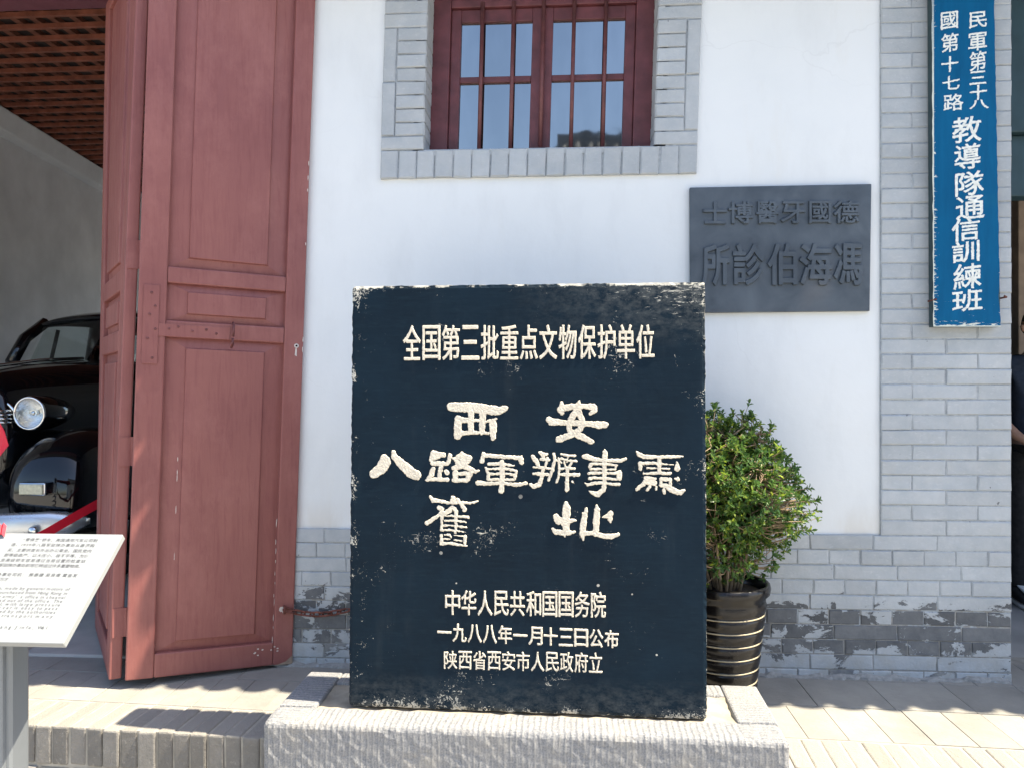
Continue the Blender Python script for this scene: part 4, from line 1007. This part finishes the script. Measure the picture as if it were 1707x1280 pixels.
rings = [[V((CX + (.615 - .03 * abs(t)) * cos(pi * i / 18), CY + y, zt - zd + zd * sin(pi * i / 18) ** .8)) for i in range(19)] for y, zt, zd, t in
         ((1.76, 1.80, .09, 0), (1.90, 1.86, .115, 0), (2.3, 1.90, .13, 0), (2.9, 1.91, .135, 0), (3.5, 1.85, .14, .6), (3.95, 1.64, .12, 2), (4.3, 1.36, .06, 4))]
roofm.loft(rings, cap=False, closed=False)
rfo = obj('car_roof', roofm, 'car_black', car, smooth=True, subd=1)
k = rfo.modifiers.new('thick', 'SOLIDIFY'); k.thickness = .03
def strip(name, pts, r, mat, parent, n=8):
    m = MB(); m.tube(pts, r, n); return obj(name, m, mat, parent, smooth=True)
for sgn in (-1, 1):
    strip('windscreen_pillar', [V((CX + sgn * .625, CY + 1.48, 1.42)), V((CX + sgn * .63, CY + 1.64, 1.62)), V((CX + sgn * .60, CY + 1.84, 1.76))], .045, 'car_black', car)
    strip('side_pillar', [V((CX + sgn * .66, CY + 2.55, 1.42)), V((CX + sgn * .60, CY + 2.55, 1.80))], .06, 'car_black', car)
    strip('side_pillar', [V((CX + sgn * .66, CY + 3.45, 1.42)), V((CX + sgn * .57, CY + 3.42, 1.76))], .10, 'car_black', car)
    m = MB(); m.hexa([V((CX + sgn * a, CY + y, z)) for a, y, z in ((.655, 1.75, 1.43), (.675, 1.75, 1.43), (.675, 3.4, 1.43), (.655, 3.4, 1.43), (.595, 1.90, 1.78), (.61, 1.90, 1.78), (.60, 3.4, 1.76), (.585, 3.4, 1.76))])
    obj('side_glass', m, 'car_glass', car)
    strip('quarter_window_frame', [V((CX + sgn * .655, CY + 1.98, 1.43)), V((CX + sgn * .60, CY + 2.0, 1.71))], .016, 'car_black', car)
m = MB(); m.add([V((CX - .61, CY + 1.50, 1.43)), V((CX + .61, CY + 1.50, 1.43)), V((CX + .60, CY + 1.80, 1.76)), V((CX - .60, CY + 1.80, 1.76)), V((CX, CY + 1.44, 1.43)), V((CX, CY + 1.76, 1.78))], [(0, 4, 5, 3), (4, 1, 2, 5)])
obj('windscreen', m, 'car_glass', car)
for y, z in ((2.35, 1.42), (3.2, 1.46)): m = MB(); m.box((CX - .55, CY + y, .9), (CX + .55, CY + y + .15, z)); obj('seat', m, 'upholstery', car, bevel=.05)
m = MB(); m.tube([V((CX + .3 + .2 * cos(a), CY + 1.95 + .06 * sin(a), 1.40 + .17 * sin(a))) for a in [2 * pi * i / 24 for i in range(24)]], .012, 6, closed=True); obj('steering_wheel', m, 'upholstery', car, smooth=True)
for sgn in (-1, 1):
    fx = CX + sgn * .60
    # front wing: a full teardrop over the wheel, running back into the door line
    m = MB(); R_ = []
    for y, hw, z0, z1, dx in ((.02, .13, .46, .66, 0), (.05, .205, .40, .80, 0.01), (.14, .26, .36, .92, .02), (.30, .285, .33, .985, .02), (.55, .29, .33, 1.0, .02), (.85, .27, .33, .95, -.0), (1.15, .23, .34, .84, -.04), (1.5, .17, .34, .60, -.09), (1.75, .10, .34, .45, -.12)):
        R_.append(sup(fx + sgn * dx, CY + y, hw, z0, z1, 2.5))
    m.loft(R_); obj('wing', m, 'car_black', car, smooth=True, subd=1)
    m = MB(); R_ = [sup(CX + sgn * .70, CY + y, hw, .34, z1, 2.5) for y, hw, z1 in ((3.2, .06, .5), (3.4, .14, .8), (3.75, .17, .92), (4.15, .16, .84), (4.6, .10, .6), (4.72, .04, .5))]
    m.loft(R_); obj('wing', m, 'car_black', car, smooth=True, subd=1)
    m = MB(); m.box((CX + sgn * .80 - .09, CY + 1.6, .30), (CX + sgn * .80 + .09, CY + 3.4, .345)); obj('running_board', m, 'rubber', car, bevel=.01)
    for wy in (.62, 3.85):
        wh = MB(); Mw = Matrix.Rotation(pi / 2, 4, 'Y')
        wh.lathe([(.20, -.07), (.29, -.085), (.335, -.06), (.345, 0), (.335, .06), (.29, .085), (.20, .07)], (CX + sgn * .70, CY + wy, .345), 32, M4=Mw); wo = obj('wheel', wh, 'rubber', car, smooth=True)
        wh = MB(); wh.lathe([(.001, .075 * sgn), (.10, .07 * sgn), (.13, .05 * sgn), (.20, .06 * sgn), (.205, .0)], (CX + sgn * .70, CY + wy, .345), 24, M4=Mw); obj('hubcap', wh, 'chrome', wo, smooth=True)
    # headlamp, sunk between bonnet and wing
    hp = deep(50.5, 688.5, 4.72); hx = sgn * (hp.x - CX); hc = V((CX + hx, hp.y, hp.z)); Mh = Matrix.Rotation(pi / 2, 4, 'X')
    m = MB(); m.lathe([(.101, -.01), (.108, .0), (.110, .03), (.105, .15), (.08, .28), (.04, .38), (.001, .42)], hc, 32, M4=Matrix.Rotation(-pi / 2, 4, 'X')); hl = obj('headlamp', m, 'car_black', car, smooth=True)
    m = MB(); m.lathe([(.088, -.006), (.093, -.016), (.101, -.014), (.106, .0), (.104, .012)], hc, 40, M4=Matrix.Rotation(-pi / 2, 4, 'X')); obj('bezel', m, 'chrome', hl, smooth=True)
    m = MB(); m.lathe([(.001, .085), (.03, .075), (.06, .045), (.082, .012), (.092, -.004)], hc, 32, M4=Matrix.Rotation(-pi / 2, 4, 'X')); obj('reflector', m, 'lamp_reflector', hl, smooth=True)
    m = MB(); m.lathe([(.001, -.032), (.045, -.027), (.075, -.016), (.092, -.004)], hc, 32, M4=Matrix.Rotation(-pi / 2, 4, 'X')); obj('lens', m, 'lens_glass', hl, smooth=True)
    m = MB(); m.lathe([(.001, .0), (.02, .005), (.022, .02), (.012, .06)], hc + V((0, .012, 0)), 16, M4=Matrix.Rotation(-pi / 2, 4, 'X')); obj('bulb_shield', m, 'chrome', hl, smooth=True)
    tp = deep(53, 815, 4.34); tx = sgn * (tp.x - CX); tc = V((CX + tx, tp.y, tp.z))
    m = MB(); m.box(tc + V((-.078, 0, -.036)), tc + V((.078, .12, .036))); tl_ = obj('turn_lamp', m, 'chrome', car, bevel=.008)
    m = MB(); m.box(tc + V((-.07, -.012, -.03)), tc + V((.07, .001, .03))); obj('lens', m, 'amber_lens', tl_, bevel=.008)
# grille: chromed horizontal bars in a rounded shield
m = MB()
gp_ = [(z, .252 * sqrt(max(.02, 1 - ((z - 1.035) / .16) ** 2))) for z in [1.035 + .0235 * i for i in range(7)]]
for z, hw in gp_:
    m.tube([V((CX + t * hw, CY + .235 + .10 * abs(t) ** 2.0, z - .012 * abs(t))) for t in (-1, -.75, -.5, -.25, 0, .25, .5, .75, 1)], .0095, 6)
obj('grille', m, 'chrome', car, smooth=True)
for sgn in (-1, 1): strip('grille_surround', [V((CX + sgn * (hw + .012), CY + .34, z)) for z, hw in gp_], .011, 'chrome', car)
# bumper: a broad curved bright bar with a bolt at each end
m = MB(); rings = []
bpz = deep(70, 868, 4.18).z - .045
for i in range(25):
    t = -1 + 2 * i / 24; x = CX + t * .89; y = CY - .20 + .24 * abs(t) ** 2.4; hz = .075 + .012 * (1 - t * t) - .055 * max(0, abs(t) - .9) / .1
    rings.append([V((x, y + .035 * (1 - cos(a)) - .03, bpz + .02 * (1 - t * t) * -.6 + hz * sin(a))) for a in [-pi / 2 + pi * j / 8 for j in range(9)]] + [V((x, y + .045, bpz + hz * .8)), V((x, y + .045, bpz - hz * .8))])
m.loft(rings); bmp = obj('bumper', m, 'brushed_bumper', car, smooth=True)
for sgn in (-1, 1):
    m = MB(); m.lathe([(.026, .01), (.026, -.004), (.018, -.010), (.001, -.013)], V((CX + sgn * .70, CY - .135, bpz - .02)), 20, M4=Matrix.Rotation(-pi / 2, 4, 'X')); obj('bolt', m, 'chrome', bmp, smooth=True)
    m = MB(); m.box((CX + sgn * .5 - .03, CY - .08, bpz - .04), (CX + sgn * .5 + .03, CY + .4, bpz + .04)); obj('bumper_bracket', m, 'car_black', bmp)
    m = MB(); c = V((CX + sgn * .76, CY + 2.35, 1.08)); m.tube([c, c + V((sgn * .05, 0, 0)), c + V((sgn * .055, .13, -.005))], .011, 8); obj('door_handle', m, 'chrome', car, smooth=True)
    strip('side_trim', [V((CX + sgn * .765, CY + y, 1.20)) for y in (1.3, 1.8, 2.4, 3.0, 3.5)], .006, 'chrome', car)
strip('bonnet_strip', [V((CX, CY + y, z)) for y, z in ((.27, 1.2), (.30, 1.29), (.42, 1.365), (.9, 1.422), (1.4, 1.452))], .012, 'chrome', car)

# ---------------------------------------------------------------- red barrier belt in front of the car
post = thing('barrier_post', 'steel crowd barrier post standing left of the slanted information panel', 'barrier post', (-3.15, .05, 0))
m = MB(); m.lathe([(.001, 0), (.16, 0), (.16, .012), (.05, .03), (.032, .05), (.032, .93), (.045, .95), (.045, 1.02), (.02, 1.03), (.001, 1.03)], (-3.15, .05, .0), 32); obj('pole', m, 'chrome', post, smooth=True)
def belt(path, wd):
    m = MB(); R_ = []; th_ = V((0, .0018, 0)); n = len(path)
    for i in range((n - 1) * 8 + 1):
        k = min(i // 8, n - 2); t = i / 8 - k; p0, p1, p2, p3 = path[max(k - 1, 0)], path[k], path[k + 1], path[min(k + 2, n - 1)]
        p = .5 * (2 * p1 + (p2 - p0) * t + (2 * p0 - 5 * p1 + 4 * p2 - p3) * t * t + (3 * p1 - p0 - 3 * p2 + p3) * t ** 3)
        a_, b_ = p + Z_ * wd / 2, p - Z_ * wd / 2; R_.append([a_, b_, b_ + th_, a_ + th_])
    m.loft(R_); return m
a, b = deep(172, 834, 4.02), deep(60, 897, 3.72); dd = (b - a)
tag(obj('barrier_belt', belt([a - dd * .3, a, a + dd * .55, b, b + dd * .35 + V((0, 0, .03)), V((-3.0, .08, .62)), V((-3.12, .05, .96))], .05), 'red_belt'), 'red barrier belt stretched low across the front of the black car', 'barrier belt')
a, b = deep(2, 690, 3.3), deep(9, 748, 3.3)
mr = MB(); c0, c1 = V((-3.13, .02, 1.0)), deep(-3, 700, 3.28); c2, c3 = deep(14, 742, 3.26), deep(-2, 762, 3.26); c4 = V((-3.13, .02, .93))
th_ = V((0, .003, 0)); c15 = deep(7, 718, 3.27)
mr.add([c0, c1, c15, c2, c3, c4] + [p + th_ for p in (c0, c1, c15, c2, c3, c4)], [(0, 1, 2, 3, 4, 5), (11, 10, 9, 8, 7, 6)] + [(i, (i + 1) % 6, 6 + (i + 1) % 6, 6 + i) for i in range(6)])
tag(obj('ribbon', mr, 'red_belt', bevel=.001), 'loose end of bright red ribbon hanging before the car grille', 'ribbon')

# ---------------------------------------------------------------- visitor in the right-hand doorway
FZ = -.006
pr = deep(1733, 980, 4.45); PXX, PYY = pr.x, pr.y
per = thing('person', 'person in navy short sleeved top, black trousers and sneakers standing in the doorway', 'person', (PXX, PYY, FZ))
def skin(name, nodes, edges, mat, subd=2, root=0):
    me = bpy.data.meshes.new(name); me.from_pydata([tuple(V(p[:3]) + V((PXX, PYY, FZ)) - V((PXX, PYY, FZ))) for p in nodes], edges, [])
    o = bpy.data.objects.new(name, me); COL.objects.link(o); o.parent = per; WM[o.name] = WM[per.name]
    o.modifiers.new('skin', 'SKIN'); me.materials.append(M[mat])
    for v, p in zip(me.skin_vertices[0].data, nodes):
        v.radius = p[3] if isinstance(p[3], tuple) else (p[3], p[3])
    me.skin_vertices[0].data[root].use_root = True
    k = o.modifiers.new('sub', 'SUBSURF'); k.levels = subd; k.render_levels = subd
    for md in o.modifiers:
        if md.type == 'SKIN': md.use_smooth_shade = True
    return o
# facing the courtyard; near (viewer's left) arm bent with the hand on the hip
bd = [(0, 0, .93, (.15, .10)), (0, .0, 1.15, (.125, .09)), (0, .0, 1.32, (.15, .095)), (0, .01, 1.43, (.08, .07)), (0, -.005, 1.475, .062), (0, -.02, 1.525, (.066, .078)), (0, -.02, 1.60, (.080, .095)), (0, -.01, 1.67, (.055, .065)),
      (-.19, .01, 1.38, .052), (-.235, .03, 1.22, .043), (-.235, .02, 1.08, .037), (-.19, -.10, .98, .030), (-.16, -.16, .94, .022),
      (.19, .01, 1.38, .052), (.23, .02, 1.22, .043), (.24, .0, 1.08, .037), (.235, -.05, .90, .028), (.23, -.06, .84, .022),
      (-.10, 0, .88, .088), (-.105, -.01, .48, .056), (-.11, .02, .09, .040), (.10, 0, .88, .088), (.105, -.01, .48, .056), (.11, .02, .09, .040)]
be = [(0, 1), (1, 2), (2, 3), (3, 4), (4, 5), (5, 6), (6, 7), (2, 8), (8, 9), (9, 10), (10, 11), (11, 12), (2, 13), (13, 14), (14, 15), (15, 16), (16, 17), (0, 18), (18, 19), (19, 20), (0, 21), (21, 22), (22, 23)]
def finger_chain(base, d, s, L, r): return [(*(base), r), (*(base + d * L * .5 + s * L * .05), r * .92), (*(base + d * L * .85 + s * L * .22), r * .8)]
n0 = len(bd)
for w_, idx, dirv, spr in ((V((-.16, -.16, .94)), 12, V((.62, -.55, -.5)).normalized(), V((.5, .3, .7)).normalized()), (V((.23, -.06, .84)), 17, V((-.05, -.1, -1)).normalized(), V((0, 1, 0)))):
    palm = w_ + dirv * .05; bd.append((*palm, (.036, .018))); be.append((idx, len(bd) - 1)); pi_ = len(bd) - 1
    for k, L in enumerate((.07, .082, .078, .06)):
        b_ = palm + dirv * .035 + spr * (.026 - .018 * k)
        f_ = finger_chain(b_, dirv, V((0, -.3, -.2)), L, .0085)
        for c_ in f_: bd.append(c_)
        be += [(pi_, len(bd) - 3), (len(bd) - 3, len(bd) - 2), (len(bd) - 2, len(bd) - 1)]
    f_ = finger_chain(palm + spr * .032, (dirv * .7 + spr * .7).normalized(), V((0, -.2, 0)), .055, .0095)
    for c_ in f_: bd.append(c_)
    be += [(pi_, len(bd) - 3), (len(bd) - 3, len(bd) - 2), (len(bd) - 2, len(bd) - 1)]
skin('body', bd, be, 'skin')
skin('shirt', [(0, 0, .85, (.175, .125)), (0, 0, 1.15, (.155, .115)), (0, 0, 1.32, (.175, .115)), (0, .01, 1.42, (.11, .085)), (-.20, .01, 1.375, .075), (-.24, .03, 1.22, .068), (-.243, .025, 1.13, .064), (.20, .01, 1.375, .075), (.235, .02, 1.22, .068), (.24, .0, 1.13, .064)],
     [(0, 1), (1, 2), (2, 3), (2, 4), (4, 5), (5, 6), (2, 7), (7, 8), (8, 9)], 'navy_cloth')
skin('trousers', [(0, 0, .92, (.165, .12)), (-.10, 0, .84, .105), (-.107, -.01, .48, .082), (-.112, .02, .07, .072), (.10, 0, .84, .105), (.107, -.01, .48, .082), (.112, .02, .07, .072)], [(0, 1), (1, 2), (2, 3), (0, 4), (4, 5), (5, 6)], 'black_cloth')
for sg in (-1, 1):
    m = MB(); cx = PXX + sg * .115
    m.loft([sup(cx + sg * .02 * t, PYY + y, hw, FZ + .022, FZ + z1, 2.8, 16) for y, hw, z1, t in ((.10, .025, .07, 0), (.08, .038, .10, 0), (.03, .043, .11, 0), (-.04, .047, .095, .3), (-.12, .05, .07, .8), (-.17, .042, .058, 1), (-.19, .02, .045, 1))]); sh = obj('shoe', m, 'black_cloth', per, smooth=True, subd=1)
    m = MB(); m.loft([sup(cx + sg * .02 * t, PYY + y, hw, FZ + .001, FZ + .03, 4, 16) for y, hw, t in ((.11, .02, 0), (.09, .042, 0), (.03, .046, 0), (-.04, .05, .3), (-.12, .054, .8), (-.175, .044, 1), (-.198, .02, 1))]); obj('sole', m, 'shoe_white', sh, smooth=True)
    m = MB()
    m.hexa([V((cx + dx, PYY + y, FZ + z)) for dx, y, z in ((-.030, -.13, .068), (.034, -.13, .068), (.03, -.02, .108), (-.03, -.02, .108), (-.026, -.13, .079), (.03, -.13, .079), (.026, -.02, .117), (-.026, -.02, .117))]); obj('laces', m, 'shoe_white', sh, bevel=.006)
m = MB(); m.loft([[V((PXX + rx * cos(a), PYY - .005 + ry * sin(a) + oy, FZ + z)) for a in [2 * pi * i / 20 for i in range(20)]] for z, rx, ry, oy in ((1.545, .078, .07, .038), (1.61, .088, .094, .014), (1.66, .084, .096, .002), (1.705, .058, .068, 0), (1.722, .01, .012, 0))]); obj('hair', m, 'hair', per, smooth=True, subd=1)
m = MB()
for sg in (-1, 1): m.lathe([(.001, -.006), (.008, -.004), (.011, .002)], (PXX + sg * .03, PYY - .103, FZ + 1.605), 10, M4=Matrix.Rotation(-pi / 2, 4, 'X'))
obj('eyes', m, 'hair', per)
m = MB(); m.hexa([V((PXX + dx, PYY + y, FZ + z)) for dx, y, z in ((-.015, -.118, 1.562), (.015, -.118, 1.562), (.012, -.08, 1.562), (-.012, -.08, 1.562), (-.006, -.106, 1.605), (.006, -.106, 1.605), (.005, -.08, 1.605), (-.005, -.08, 1.605))]); obj('nose', m, 'skin', per, bevel=.006)
m = MB(); m.tube([V((PXX + x, PYY - .099 + 4 * x * x, FZ + 1.535)) for x in (-.022, -.011, 0, .011, .022)], .004, 6); obj('mouth', m, 'rusty_chain', per, smooth=True)
for sg in (-1, 1): m = MB(); m.tube([V((PXX + sg * .083, PYY + .005, FZ + 1.57)), V((PXX + sg * .090, PYY + .012, FZ + 1.60)), V((PXX + sg * .086, PYY + .01, FZ + 1.625))], [.008, .013, .007], 8); obj('ear', m, 'skin', per, smooth=True)

# ---------------------------------------------------------------- the hall across the court, behind the camera
hall = thing('courtyard_hall', 'long hall with grey tiled roof across the court, mirrored in the window', 'hall', (5, -11, -.26))
mb = MB(); mb.box((.35, -13.5, -.26), (12, -9.2, 3.4)); obj('wall', mb, 'plaster', hall)
mb = MB(); mb.hexa([(.0, -8.5, 3.25), (12.5, -8.5, 3.25), (12.5, -11.3, 5.6), (.0, -11.3, 5.6), (.0, -8.5, 3.4), (12.5, -8.5, 3.4), (12.5, -11.3, 5.8), (.0, -11.3, 5.8)])
mb.hexa([(.0, -11.3, 5.6), (12.5, -11.3, 5.6), (12.5, -14.2, 3.25), (.0, -14.2, 3.25), (.0, -11.3, 5.8), (12.5, -11.3, 5.8), (12.5, -14.2, 3.4), (.0, -14.2, 3.4)]); ro = obj('roof', mb, 'roof_tile', hall)
mb = MB(); x = .1
while x < 12.4: mb.tube([(x, -8.5, 3.42), (x, -11.3, 5.82)], .07, 8); x += .24
mb.box((-.1, -11.45, 5.72), (12.6, -11.15, 5.98)); obj('roof_tile_row', mb, 'roof_tile', ro)
bpy.data.objects.remove(_fo)
